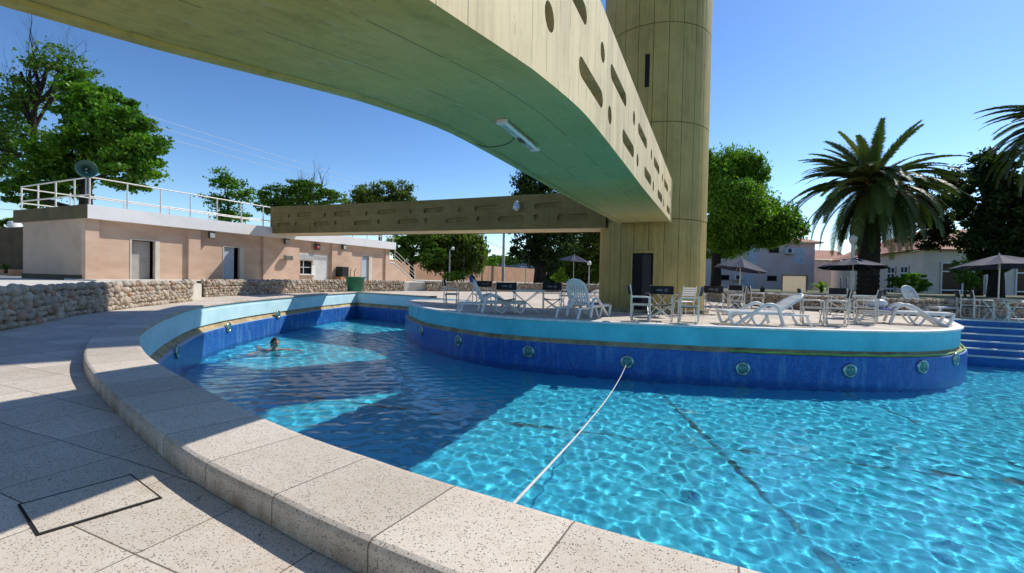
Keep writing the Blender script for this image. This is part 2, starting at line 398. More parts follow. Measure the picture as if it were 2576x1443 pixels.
# pool steps under the far terrace edge
m_stepblue=M('blue_step_paint',(.015,.14,.44),.45,.15,3)
mb=MB()
for k in range(6):
    z0=-.20*k; y=19.4-.27*k
    mb.add([(6.0,y,z0-.03),(27,y,z0-.03),(27,y,z0-.20),(6.0,y,z0-.20)],[(0,1,2,3)],0)
    mb.box((16.5,y+.115,z0-.014),(21,.31,.034),1)
mb.add([(6.0,18.05,-1.2),(27,18.05,-1.2),(27,18.05,FZ),(6.0,18.05,FZ)],[(0,1,2,3)],0)
tag(mb.build('pool_steps',[m_stepblue,m_white]),kind='structure')
# floor
m_floor,nt,b=newmat('pool_floor_paint'); cof=objco(nt)
c=mixc(nt,ramp(nt,noise(nt,cof,.5,6,.62),[(.3,0.0),(.7,1.0)]),(.045,.54,.73),(.07,.64,.84))
pt=ramp(nt,noise(nt,cof,1.1,6,.7),[(.62,0.0),(.69,.55)]); c=mixc(nt,pt,c,(.42,.52,.42))
xs=sepxyz(nt,cof)
def crack(px,py,qx,qy,w):
    L=math.hypot(qx-px,qy-py); nx,ny=-(qy-py)/L,(qx-px)/L
    d=math_(nt,'ADD',math_(nt,'MULTIPLY',xs[0],nx),math_(nt,'MULTIPLY_ADD',xs[1],ny,-(px*nx+py*ny)))
    d=math_(nt,'ADD',d,math_(nt,'MULTIPLY_ADD',noise(nt,cof,1.6,4),.14,-.07))
    return math_(nt,'LESS_THAN',math_(nt,'ABSOLUTE',d),w)
cr=math_(nt,'MAXIMUM',crack(-1.8,12.5,.1,7.6,.045),math_(nt,'MAXIMUM',crack(-3.7,7.1,3.5,7.9,.045),crack(3.2,11,4.6,6.5,.03)))
cr=math_(nt,'MULTIPLY',cr,ramp(nt,noise(nt,cof,2.4,4),[(.36,.15),(.55,.85)]))
c=mixc(nt,cr,c,(.035,.05,.05))
lk(nt,c,b.inputs['Base Color']); b.inputs['Roughness'].default_value=.8
mb=MB(); mb.add([(-20,0,FZ),(27,0,FZ),(27,21,FZ),(-20,21,FZ)],[(0,1,2,3)])
pf=tag(mb.build('pool_floor',m_floor),kind='structure')
# water: a rippled refracting surface
def inside(px,py,pol):
    r=np.zeros(px.shape,bool); n=len(pol); j=n-1
    for i in range(n):
        xi,yi=pol[i]; xj,yj=pol[j]
        if yi!=yj: r^=((yi>py)!=(yj>py))&(px<(xj-xi)*(py-yi)/(yj-yi)+xi)
        j=i
    return r
CELL=.02
gx=np.arange(-18,10,CELL); gy=np.arange(.9,20,CELL); GX,GY=np.meshgrid(gx,gy)
H=np.zeros_like(GX); rg=np.random.default_rng(5)
calm=1/(1+np.exp(-(GX+3.5)/2.0))           # short chop in the wide basin, longer swell by the swimmer
for k in range(64):
    lam=float(np.exp(rg.uniform(np.log(.06),np.log(.45)))); th=rg.normal(R(-65),R(48)) if lam>.26 else rg.uniform(0,6.283); ph=rg.uniform(0,6.28); q=2*math.pi/lam
    amp=.34/q**2*(1.0 if lam<.3 else .7)
    wt=(1.0+.5*(1-calm)) if lam>.28 else (.35+.65*calm)
    ww=.02*np.sin(GX*.9+k)+.02*np.cos(GY*1.1+2*k)
    H+=amp*wt*np.sin(q*(GX*math.cos(th)+GY*math.sin(th)+ww*3)+ph)
rr=np.hypot(GX+11.9,GY-9.6); H+=.018*np.exp(-rr/1.5)*np.sin(rr*11)
keepv=inside(GX.ravel(),GY.ravel(),poly)
for dx,dy in((.3,0),(-.3,0),(0,.3),(0,-.3)): keepv|=inside(GX.ravel()+dx,GY.ravel()+dy,poly)
nxg=len(gx); nyg=len(gy); idx=np.arange(nxg*nyg).reshape(nyg,nxg)
Q=np.stack([idx[:-1,:-1],idx[:-1,1:],idx[1:,1:],idx[1:,:-1]],-1).reshape(-1,4); Q=Q[keepv[Q].all(1)]
used=np.unique(Q); mp=-np.ones(nxg*nyg,int); mp[used]=np.arange(len(used))
V=np.stack([GX.ravel(),GY.ravel(),WZ+H.ravel()],-1)[used]
me=bpy.data.meshes.new('water'); me.vertices.add(len(V)); me.vertices.foreach_set('co',V.ravel().astype(np.float32))
me.loops.add(Q.size); me.loops.foreach_set('vertex_index',mp[Q].ravel().astype(np.int32))
me.polygons.add(len(Q)); me.polygons.foreach_set('loop_start',(np.arange(len(Q))*4).astype(np.int32)); me.polygons.foreach_set('loop_total',np.full(len(Q),4,np.int32))
me.polygons.foreach_set('use_smooth',np.ones(len(Q),bool)); me.update(calc_edges=True)
m_water,nt,b=newmat('pool_water'); nt.nodes.remove(b)
gl=nt.nodes.new('ShaderNodeBsdfGlass'); gl.inputs['IOR'].default_value=1.333; gl.inputs['Roughness'].default_value=0; gl.inputs['Color'].default_value=(.88,.975,1,1)
bn_=nt.nodes.new('ShaderNodeBump'); bn_.inputs['Strength'].default_value=.2; bn_.inputs['Distance'].default_value=.012
lk(nt,noise(nt,objco(nt,(1,1,1)),11,3,.6),bn_.inputs['Height']); lk(nt,bn_.outputs[0],gl.inputs['Normal'])
lk(nt,gl.outputs[0],nt.nodes['Material Output'].inputs[0]); me.materials.append(m_water)
water=bpy.data.objects.new('water',me); COL.objects.link(water); tag(water,kind='structure')
water.cycles.is_caustics_caster=True
for o in(pf,pw,iw): o.cycles.is_caustics_receiver=True
#@@SECTION bridge
# ------------------------------------------------------------------ tower and footbridges
m_towerpaint=concrete('ochre_tower_concrete',(.43,.325,.105),(.33,.25,.08),0,5.0)
m_beam=concrete('ochre_board_concrete',(.76,.59,.33),(.60,.46,.25),1,.31)
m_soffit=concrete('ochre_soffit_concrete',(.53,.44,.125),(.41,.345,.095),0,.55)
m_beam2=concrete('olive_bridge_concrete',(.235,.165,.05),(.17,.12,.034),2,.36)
m_slot=M('slot_shade_paint',(.48,.37,.18),.8,.2,4)
m_black=M('unlit_interior',(.006,.006,.007),.9,.1)
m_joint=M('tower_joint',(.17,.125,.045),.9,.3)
TX,TY,TR=-2.03,17.02,1.815
tower=empty('concrete_tower','tall round ochre concrete tower of vertical panels standing on the pool terrace','tower',(TX,TY,0))
NP=24; grooves=[(0,0)]
def ringpts(r,dip):
    out=[]
    for k in range(NP):
        a=2*math.pi*(k+.5)/NP+.07
        for da,rr in((-.5,dip),(-.485,0),(-.2,0),(.2,0),(.485,0)):
            q=a+da*2*math.pi/NP; out.append(((r-rr)*math.cos(q),(r-rr)*math.sin(q)))
    return out
mb=MB(); lev=[(0,0)]
zs=[]; joints=[3.05,6.14,9.28,12.4]
z=0
for j in joints+[18.6]:
    zs+= [(z,0),(j-.012,0)]
    if j<18: zs+=[(j-.012,.025),(j+.012,.025)]
    z=j+.012
prev=None; rings=[]
for (zz,dd) in zs: rings.append([(x,y,zz) for x,y in ringpts(TR-dd,.028)])
n=NP*5; vs=[p for r_ in rings for p in r_]; fs=[];mi=[]
door=(1.93,.36)
for i in range(len(rings)-1):
    for k in range(n):
        isj=zs[i][1]>0 and zs[i+1][1]>0
        mb.add([],[]) if False else None
        fs.append((i*n+k,i*n+(k+1)%n,(i+1)*n+(k+1)%n,(i+1)*n+k)); mi.append(1 if (isj or k%5 in(0,4)) else 0)
o_=len(mb.v); mb.v+=vs
for f,mm in zip(fs,mi): mb.f.append(f); mb.mi.append(mm); mb.sm.append(False); mb.uv.append(None)
mb.build('shaft',[m_towerpaint,m_joint],tower)
# doorway facing the pool, slot window, base ring, unseen tank added on top
dcx,dcy=-.30,-TR
dang=math.atan2(15.2-TY,-2.06-TX)
Td=Matrix.Translation((TR*math.cos(dang)*.985,TR*math.sin(dang)*.985,0))@Matrix.Rotation(dang+math.pi/2,4,'Z')
mb=MB(); mb.box((0,-.045,.965),(.66,.03,1.93),0,T=Td); mb.box((.12,-.062,.95),(.26,.012,1.86),1,T=Td)
dr=mb.build('doorway',[m_black,M('dark_door_leaf',(.015,.015,.016),.5,.2)],tower)
mb=MB(); mb.box((-.36,-.04,.97),(.06,.09,1.98),0,T=Td); mb.box((.36,-.04,.97),(.06,.09,1.98),0,T=Td); mb.box((0,-.04,1.98),(.78,.10,.07),0,T=Td)
mb.build('door_frame',m_towerpaint,dr)
wang=math.atan2(15.2-TY,-2.08-TX); Tw=Matrix.Translation((TR*math.cos(wang),TR*math.sin(wang),0))@Matrix.Rotation(wang+math.pi/2,4,'Z')
mb=MB(); mb.box((0,0,7.8),(.14,.03,1.05),0,T=Tw); mb.build('slot_window',m_black,tower)
mb=MB(); mb.lathe([(TR+.16,0.005),(TR+.16,.09),(TR+.14,.11),(TR-.05,.11)],48); mb.build('base_ring',M('stained_plinth',(.32,.27,.16),.8,.3,3),tower)
mb=MB(); mb.lathe([(TR-.1,14.3),(3.3,14.4),(4.05,15.2),(4.15,17.2),(3.9,17.4),(0.01,17.7)],48); mb.build('water_tank',m_towerpaint,tower)  # out-of-view drum, added and sized to throw the wide shadow on paving and basin
# near footbridge: arched soffit, slotted side
def capsule(cx,cy,L,r,n=7):
    """outline of a slot (L=0 gives a round hole)"""
    pts=[]
    for s_,c0 in((1,cx+L/2),(-1,cx-L/2)):
        for k in range(n+1):
            a=-math.pi/2*s_+math.pi*k/n if s_==1 else math.pi/2+math.pi*k/n
            pts.append((c0+r*math.cos(a),cy+r*math.sin(a)))
    return pts
def slotted_face(mb,outline,slots,P,depth,mi_face,mi_wall,mi_back):
    loops=[[Vector((a,b_,0)) for a,b_ in outline]]+[[Vector((a,b_,0)) for a,b_ in s_] for s_ in slots]
    tri=tessellate_polygon(loops); vs=[P(v.x,v.y,0) for l in loops for v in l]
    mb.add(vs,[tuple(t) for t in tri],mi_face)
    for s_ in slots:
        n=len(s_); mb.add([P(a,b_,0) for a,b_ in s_]+[P(a,b_,depth) for a,b_ in s_],[(i,(i+1)%n,(i+1)%n+n,i+n) for i in range(n)],mi_wall)
        mb.add([P(a,b_,depth) for a,b_ in s_],[tuple(range(n))],mi_back)
soff=[(-9,1.2),(-6,1.2),(-4,1.42),(-2,1.72),(0,2.05),(.9,2.19),(1.5,2.28),(2,2.37),(2.7,2.50),(3.3,2.60),(4.4,2.73),(5.3,2.765),(7,2.785),(9,2.80),(12,2.86),(15.6,2.93)]
sp=[(p.x,p.y) for p in spline(soff,80)]
XR,XL,ZT=-1.235,-2.88,4.17
outl=sp+[(15.6,ZT+.06),(-9,ZT)]
slots=[]
for k in range(-5,5):
    y=5.31+2.33*k
    slots.append(capsule(y,3.70,0,.115)); 
    if y+1.7<15.3: slots.append(capsule(y+1.02,3.70,.95,.10))
    slots.append(capsule(y+.47,3.13,0,.115)) if y+.6<15.3 else None
    if y+2.6<15.5: slots.append(capsule(y+1.87,3.15,.85,.10))
slots=[s_ for s_ in slots if s_ and min(p[0] for p in s_)>-8.8 and max(p[0] for p in s_)<15.5]
bridge=empty('footbridge','ochre concrete footbridge with slotted sides arching overhead from the tower','bridge',(0,0,0))
mb=MB(); slotted_face(mb,outl,slots,lambda a,b_,d:(XR-d,a,b_),.15,0,1,1)
mb.build('slotted_side',[m_beam,m_slot],bridge)
mb=MB(); slotted_face(mb,outl,slots,lambda a,b_,d:(XL+d,a,b_),.13,0,1,1); mb.build('far_side',[m_beam,m_slot],bridge)
mb=MB()
for (a,za),(b2,zb) in zip(sp,sp[1:]):
    mb.add([(XR-.09,a,za+.02),(XR-.09,b2,zb+.02),(XL+.09,b2,zb+.02),(XL+.09,a,za+.02)],[(0,1,2,3)],0)
    for x0,x1 in((XR,XR-.09),(XL+.09,XL)):     # drip lip along both edges
        mb.add([(x0,a,za),(x0,b2,zb),(x1,b2,zb),(x1,a,za)],[(0,1,2,3)],0)
    for x in(XR-.09,XL+.09): mb.add([(x,a,za),(x,b2,zb),(x,b2,zb+.02),(x,a,za+.02)],[(0,1,2,3)],0)
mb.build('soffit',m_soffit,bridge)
mb=MB(); mb.box(((XR+XL)/2,3.3,ZT-.35),(1.25,24.4,.1),0); mb.build('walkway',m_beam,bridge)
# light fitting under the bridge
fit=empty('tube_light_fitting','broken white fluorescent tube fitting under the near footbridge','light fitting',(-2.15,4.98,2.765),R(90+2))
m_plast=M('white_plastic',(.74,.75,.72),.4,.06,6); m_tubeg=M('frosted_tube',(.80,.84,.82),.3,.04,5)
mb=MB(); mb.box((0,0,-.022),(1.12,.10,.045),0,bev=.006); mb.build('housing',M('cream_housing',(.62,.60,.52),.5,.3,9),fit)
mb=MB(); mb.tube([(-.52,-.055,-.05),(.52,-.055,-.05)],.019,10); mb.build('tube',m_tubeg,fit)
for x in(-.545,.545): mb=MB(); mb.box((x,-.03,-.045),(.035,.12,.05),0,bev=.006); mb.build('tube_holder',m_plast,fit)
mb=MB(); mb.box((.12,.0,-.05),(.16,.05,.02),0,bev=.004); mb.tube([(.0,.01,-.05),(.1,.02,-.07),(.2,.0,-.055),(.3,.01,-.05)],.005,5); mb.build('exposed_wiring',M('worn_copper',(.20,.12,.05),.6,.3),fit)
mb=MB(); mb.tube(spline([(-2.2,5.05,2.76),(-2.35,5.12,2.70),(-2.62,5.17,2.70),(-2.82,5.18,2.765),(-2.9,5.18,2.86)],16),.006,5)
tag(mb.build('light_cable',M('black_cable',(.02,.02,.02),.6,.1)),'thin black cable hanging from the tube fitting to the bridge edge','cable')
# far footbridge to the pool building, skewed and climbing a little
A=Vector((-3.40,15.66,0)); B=Vector((-22.95,18.10,0)); dirb=(B-A).normalized(); nb=Vector((-dirb.y,dirb.x,0)); LB=(B-A).length
if nb.y>0: nb=-nb       # nb points to the viewer's side
bridge2=empty('linking_footbridge','olive shaded footbridge running from the tower to the pink pool building','bridge',(0,0,0))
def zb(s_): return 2.84+(3.29-2.84)*s_/LB
def zt(s_): return 4.13+(4.80-4.13)*s_/LB-.05*math.sin(math.pi*s_/LB)
def P2(a,b_,d): q=A+dirb*a-nb*d; return (q.x,q.y,b_)
ol=[(LB*k/20,zb(LB*k/20)) for k in range(21)]+[(LB*k/20,zt(LB*k/20)) for k in range(20,-1,-1)]
sl2=[]
def sx(x): return (A.x-x)/abs(dirb.x)
for x in(-20.49,-17.5,-14.45,-11.63,-8.92,-6.2): s_=sx(x); h=zt(s_)-zb(s_); sl2+= [capsule(s_-.6,zb(s_)+h*.655,.98,.10),capsule(s_+.72,zb(s_)+h*.655,0,.11)]
for x in(-22.3,-19.1,-16.05,-13.16,-10.41,-7.79,-5.25): s_=sx(x); h=zt(s_)-zb(s_); sl2+= [capsule(s_-.62,zb(s_)+h*.31,1.0,.10),capsule(s_-1.72,zb(s_)+h*.31,0,.11)]
sl2=[s_ for s_ in sl2 if min(p[0] for p in s_)>.15 and max(p[0] for p in s_)<LB-.1]
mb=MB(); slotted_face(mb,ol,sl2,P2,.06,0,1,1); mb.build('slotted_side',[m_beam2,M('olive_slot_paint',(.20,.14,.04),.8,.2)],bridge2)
mb=MB(); W2=1.62
for k in range(20):
    s0,s1=LB*k/20,LB*(k+1)/20
    mb.add([P2(s0,zb(s0),0),P2(s1,zb(s1),0),P2(s1,zb(s1)+.03,W2),P2(s0,zb(s0)+.03,W2)],[(0,1,2,3)])
mb.build('soffit',M('cream_soffit',(.62,.52,.30),.7,.15,1.5),bridge2)
mb=MB()
for k in range(20):
    s0,s1=LB*k/20,LB*(k+1)/20
    mb.add([P2(s0,zb(s0),W2),P2(s1,zb(s1),W2),P2(s1,zt(s1),W2),P2(s0,zt(s0),W2)],[(0,1,2,3)])
    mb.add([P2(s0,zt(s0),0),P2(s1,zt(s1),0),P2(s1,zt(s1),W2),P2(s0,zt(s0),W2)],[(0,1,2,3)])
mb.add([P2(LB,zb(LB),0),P2(LB,zt(LB),0),P2(LB,zt(LB),W2),P2(LB,zb(LB),W2)],[(0,1,2,3)])
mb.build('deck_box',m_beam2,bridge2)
#@@SECTION building
# ------------------------------------------------------------------ pool building on its terrace
m_pink=M('pink_plaster',(.60,.425,.315),.85,.10,.9,.35,14,col2=(.50,.335,.235),stretch=(1,1,2.2))
m_greyplaster=M('beige_plaster',(.52,.385,.28),.85,.10,.8,.15,12)
m_whitewall=M('white_fascia_paint',(.78,.76,.74),.7,.06,1.0,.1,12)
m_oliveedge=M('brown_roof_edge',(.11,.085,.03),.8,.2,1.5)
m_plinth=M('dark_brown_plinth',(.07,.05,.025),.8,.2,2)
m_metalw=M('cream_tube_metal',(.72,.68,.60),.35,.08,8,metal=.1)
m_alu=M('aluminium_tube',(.70,.69,.66),.32,.08,9,metal=.55)
m_dgrey=M('dark_grey_metal',(.05,.05,.05),.5,.2)
m_lgrey=M('light_grey_metal',(.42,.43,.42),.5,.15,6)
m_glassd=M('dark_window_glass',(.010,.016,.018),.12,.2,3,spec=.12)
TZ=.60
mterr=M('terrace_concrete',(.66,.62,.54),.85,.1,1.2,.1,20)
w1=[(-6.5,-1.2),(-8.6,1.0),(-11.35,3.75),(-13.3,5.35),(-15.2,7.6),(-17.0,10.1)]
w2=[(-19.3,12.0),(-20.1,14.6),(-20.65,17.5),(-20.75,20.5),(-20.2,23.5),(-19.4,25.6)]
w3=[(-18.5,26.9),(-17.4,28.3),(-14.9,31.2),(-12.4,33.6),(-9.5,34.8),(-6.0,34.2),(-2.6,31.0)]
w4=[(-.9,29.0),(1.5,24.9),(3.2,21.9),(4.3,20.95),(5.66,20.65),(7.0,20.8),(10.2,22.2),(14,24.5),(20,28)]
tpoly=[(-60,-10),(-9,-10)]+[(p[0]-.18,p[1]+.02) for p in w1]+[(-17.6,11.0),(-19.4,11.6)]+[(p[0]-.15,p[1]) for p in w2]+[(-19.3,26.2)]+[(p[0]-.1,p[1]+.12) for p in w3]+[(-2,46),(-60,46)]
mb=MB(); mb.prism(tpoly,-.05,TZ); tag(mb.build('terrace',mterr),kind='structure')
mb=MB()
gd=Vector((-.785,.62,0)); gn=Vector((-.62,-.785,0)); gm_=Matrix(((gd.x,gn.x,0,-18.2),(gd.y,gn.y,0,11.1),(0,0,1,0),(0,0,0,1)))
for k in range(3): mb.box((0,.35+.34*k,.10+.2*k),(2.5,.36,.2),0,T=gm_)
tag(mb.build('terrace_steps',mterr),kind='structure')
bld=empty('pool_building','long pink flat-roofed pool building with white fascia and service doors','building',(0,0,0))
FX,Y0,Y1,ZB=-23.0,9.83,28.6,TZ
bays=[(10.28,13.76),(14.32,17.73),(20.15,22.75),(24.55,28.15)]
mb=MB()
ys=[Y0]+[v for b_ in bays for v in b_]+[Y1]
for a,b_ in zip(ys[::2],ys[1::2]): mb.box((FX-.15,(a+b_)/2,(ZB+3.09)/2),(.30,b_-a,3.09-ZB))
RX=FX-.14
def seg(a,b_,z0,z1,mi=0): mb.box((RX-.09,(a+b_)/2,(z0+z1)/2),(.18,b_-a-.002,z1-z0),mi)
for (a,b_),holes in zip(bays,[[(11.48,12.40,ZB,2.38)],[(15.57,16.45,ZB,2.36)],[(20.33,21.28,1.02,1.89),(21.36,22.62,ZB,2.33)],[(25.7,26.45,ZB,2.42)]]):
    y=a+.001
    for (h0,h1,z0,z1) in holes:
        seg(y,h0,ZB,3.09); seg(h0,h1,z1,3.09)
        if z0>ZB+.1: seg(h0,h1,ZB,z0)
        y=h1
    seg(y,b_-.001,ZB,3.09)
mb.box((-25.75,Y1-.1,(ZB+3.09)/2),(4.9,.2,3.09-ZB)); mb.box((-28.1,(Y0+Y1)/2,(ZB+3.09)/2),(.2,18.3,3.09-ZB))
mb.build('wall',m_pink,bld)
mb=MB(); mb.box((-25.75,Y0+.11,(ZB+.2+3.09)/2),(4.896,.2,3.09-ZB-.2)); mb.build('end_wall',m_greyplaster,bld)
mb=MB(); mb.box((-25.75,Y0+.07,ZB+.0),(4.96,.2,.44)); mb.build('plinth',m_plinth,bld)
mb=MB(); mb.box((-25.75,18.0,ZB+1.2),(4.2,15.9,2.4)); mb.build('interior',m_black,bld)
mb=MB(); mb.box((-25.82,19.42,3.365),(6.14,19.26,.545)); rf=mb.build('roof_slab',m_whitewall,bld)
mb=MB(); mb.box((-25.82,9.775,3.365),(6.14,.03,.55)); mb.build('roof_edge',m_oliveedge,rf)
m_door=M('white_door_paint',(.60,.59,.57),.5,.08,3); m_bdoor=M('blue_grey_door_paint',(.42,.47,.55),.5,.08,3); m_jamb=M('cream_jamb',(.62,.57,.47),.7,.08,3)
def doorpart(y0,y1,z1,leaf,gap,jamb=.2,dp=0):
    m_=MB(); m_.box((RX-.12-dp,(y0+y1-gap)/2,(ZB+z1-.02)/2),(.04,y1-y0-gap-.01,z1-ZB-.02),bev=.004); d=m_.build('door',leaf,bld)
    m_=MB(); m_.ball((RX-.08-dp,y1-gap-.09,ZB+.92),.028); m_.build('handle',m_alu,d)
    m_=MB(); m_.box((RX-.03,y1+jamb/2,(ZB+z1)/2+.02),(.10,jamb,z1-ZB+.04)); m_.box((RX-.03,y0-.03,(ZB+z1)/2+.02),(.10,.06,z1-ZB+.04)); m_.box((RX-.03,(y0+y1)/2,z1+.025),(.10,y1-y0-.002,.05)); m_.build('door_frame',m_jamb,d)
doorpart(11.48,12.40,2.38,M('shaded_grey_door',(.40,.38,.35),.55,.1,3),.05,.18,.2); doorpart(15.57,16.45,2.36,m_bdoor,.26,.2); doorpart(25.7,26.45,2.42,m_bdoor,.02,.3)
m_=MB(); m_.box((RX-.07,21.99,(ZB+2.33)/2),(.05,1.25,2.33-ZB),bev=.004)
for k in range(5): m_.box((RX-.035,21.99,2.0+.05*k),(.02,1.2,.02))
m_.build('service_door',m_door,bld)
m_=MB(); m_.box((RX+.008,20.78,2.11),(.02,1.1,.40)); 
for k in range(6): m_.box((RX+.025,20.78,1.95+.06*k),(.02,1.06,.03))
m_.build('louvre_panel',m_door,bld)
m_=MB(); m_.box((RX-.10,20.80,1.455),(.02,.95,.87)); w=m_.build('window',m_glassd,bld)
m_=MB()
for z in(1.035,1.46,1.875): m_.box((RX-.06,20.80,z),(.05,.95,.03))
for y in(20.345,20.62,21.265): m_.box((RX-.055,y,1.455),(.05,.03,.85))
m_.box((RX+.05,20.83,1.0),(.16,1.15,.045)); m_.build('frame',m_white,w)
m_=MB(); m_.box((RX+.03,21.33,1.28),(.05,.30,.62)); m_.build('notice_board',m_white,bld)
m_=MB(); m_.box((FX+.02,13.1,ZB+.03),(2.4,6.9,.06)); m_.build('door_step',mterr,bld)
def wallbox(name,label,cat,y,z,sz,parts):
    e=empty(name,label,cat,(FX,y,z))
    for (n,c,d,mm) in parts:
        q=MB(); q.box(c,d,bev=min(d)*.15); q.build(n,mm,e)
    return e
for (y,z,lab) in((14.76,2.89,'small grey floodlight on the pink wall between the two nearer doors'),(19.12,2.93,'small grey floodlight on the pink wall just right of the linking bridge'),(23.68,2.92,'small grey floodlight on the pink wall above the black oven')):
    wallbox('floodlight',lab,'floodlight',y,z,1,[('bracket',(.04,0,.02),(.08,.08,.22),m_dgrey),('housing',(.14,0,0),(.14,.30,.34),m_dgrey),('lens',(.215,.0,-.03),(.012,.24,.24),m_lgrey)])
wallbox('loudspeaker_box','beige loudspeaker box fixed to the pink wall below a floodlight','loudspeaker',19.18,1.97,1,[('bracket',(.05,.05,0),(.10,.10,.12),m_dgrey),('cabinet',(.22,0,0),(.24,.52,.30),M('beige_cabinet',(.38,.34,.27),.6,.1)),('grille',(.342,0,0),(.006,.44,.24),M('speaker_grille',(.16,.15,.12),.7,.2))])
cl=wallbox('wall_clock','square black wall clock with a red dial above the kiosk window','clock',21.47,2.77,1,[('case',(.05,0,0),(.10,.40,.42),m_dgrey)])
q=MB(); q.lathe([(.0,0),(.15,0),(.15,.012),(.0,.012)],24,T=Matrix.Translation((.102,0,0))@Matrix.Rotation(R(90),4,'Y')); q.build('dial',M('red_dial',(.45,.02,.05),.5,.2),cl)
q=MB(); q.box((.118,.02,.05),(.006,.02,.11)); q.box((.118,.05,-.02),(.006,.08,.02)); q.build('hands',m_white,cl)
ov=empty('barbecue_oven','black metal barbecue box on a brick base beside the pink wall','barbecue',(FX+.32,23.35,TZ))
q=MB(); q.box((0,0,.15),(.60,.95,.30)); q.build('brick_base',M('orange_brick',(.45,.20,.09),.85,.25,6,.3,20),ov)
q=MB(); q.box((0,0,.64),(.55,.62,.66),bev=.02); q.build('firebox',M('sooty_metal',(.012,.011,.012),.6,.2),ov)
# stair at the end of the building
st=empty('outside_staircase','white outside staircase climbing the end of the pink pool building','staircase',(0,0,0))
q=MB(); ny=9
for k in range(ny):
    z=TZ+(k+1)*.155; y=32.0-k*.30
    q.box((-23.55,y-.15,z-.03),(1.0,.32,.06)); q.box((-23.55,y-.005,z-.09),(1.0,.02,.13))
q.box((-23.8,28.97,TZ+1.47),(1.5,.62,.10)); q.build('flight',m_whitewall,st)
q=MB(); q.prism([(32.2,TZ),(29.2,TZ+1.52),(28.7,TZ+1.52),(28.7,TZ)],-24.0,-23.08,plane='YZ'); q.build('stair_wall',m_pink,st)
q=MB(); x=-23.06
for y,z in((32.1,TZ),(30.6,TZ+.82),(29.3,TZ+1.5)): q.tube([(x,y,z),(x,y,z+.95)],.025,6)
for h in(.95,.62,.35): q.tube([(x,32.1,TZ+h),(x,29.3,TZ+1.5+h)],.022,6)
q.build('handrail',m_metalw,st)
# railing on the roof
rl=empty('roof_railing','cream tube railing running round the flat roof of the pool building','railing',(0,0,0))
def rail(path,name):
    m_=MB(); m_.tube(path,.03,6); m_.build(name,m_metalw,rl)
xs_,xe=-22.86,-28.6
for x,yend,zt_ in((xs_,18.0,4.74),(-28.5,29,4.62)):
    rail([(x,9.9,zt_),(x,yend,zt_)],'top_rail'); rail([(x,9.9,3.97),(x,yend,3.97)],'mid_rail')
rail([(xs_,20.0,4.74),(xs_,29.0,4.74)],'top_rail'); rail([(xs_,20.0,3.97),(xs_,29.0,3.97)],'mid_rail')
rail([(xs_,9.9,4.74),(-28.5,9.9,4.70)],'top_rail'); rail([(xs_,9.9,4.05),(-28.5,9.9,4.05)],'mid_rail')
posts=[(xs_,9.9+1.28*k) for k in range(7)]+[(xs_,20.1+1.45*k) for k in range(7)]+[(-24.0,9.9),(-25.5,9.9),(-27.0,9.9),(-28.5,9.9)]+[(-28.5,11.6+2.2*k) for k in range(8)]
for (x,y) in posts:
    m_=MB(); m_.tube([(x,y,3.64),(x,y,4.72)],.032,6); m_.build('post',m_metalw,rl)
# horn loudspeaker above the corner
hp=Vector((-22.95,9.83,5.05))
hn=empty('horn_loudspeaker','dark green horn loudspeaker on the roof corner of the pool building','loudspeaker',hp)
hd=(Vector((0,0,CAMZ+1))-hp).normalized(); Th=hd.to_track_quat('Z','Y').to_matrix().to_4x4()
m_hgreen=M('dark_green_horn_paint',(.03,.10,.075),.45,.15,3)
q=MB(); q.lathe([(.05,-.45),(.06,-.2),(.10,-.05),(.19,.08),(.32,.16),(.345,.165),(.33,.15),(.19,.06),(.09,-.06),(.05,-.2)],28,T=Th); q.build('bell',m_hgreen,hn)
q=MB(); q.lathe([(.0,-.62),(.10,-.62),(.11,-.58),(.11,-.47),(.06,-.43)],16,T=Th); q.build('driver',m_dgrey,hn)
q=MB(); q.ball((0,0,-.10),.05,T=Th); q.build('throat_plug',m_lgrey,hn)
q=MB(); q.tube([(0,0,-1.0),(0,0,-.12)],.035,8); q.build('mast',m_lgrey,hn)
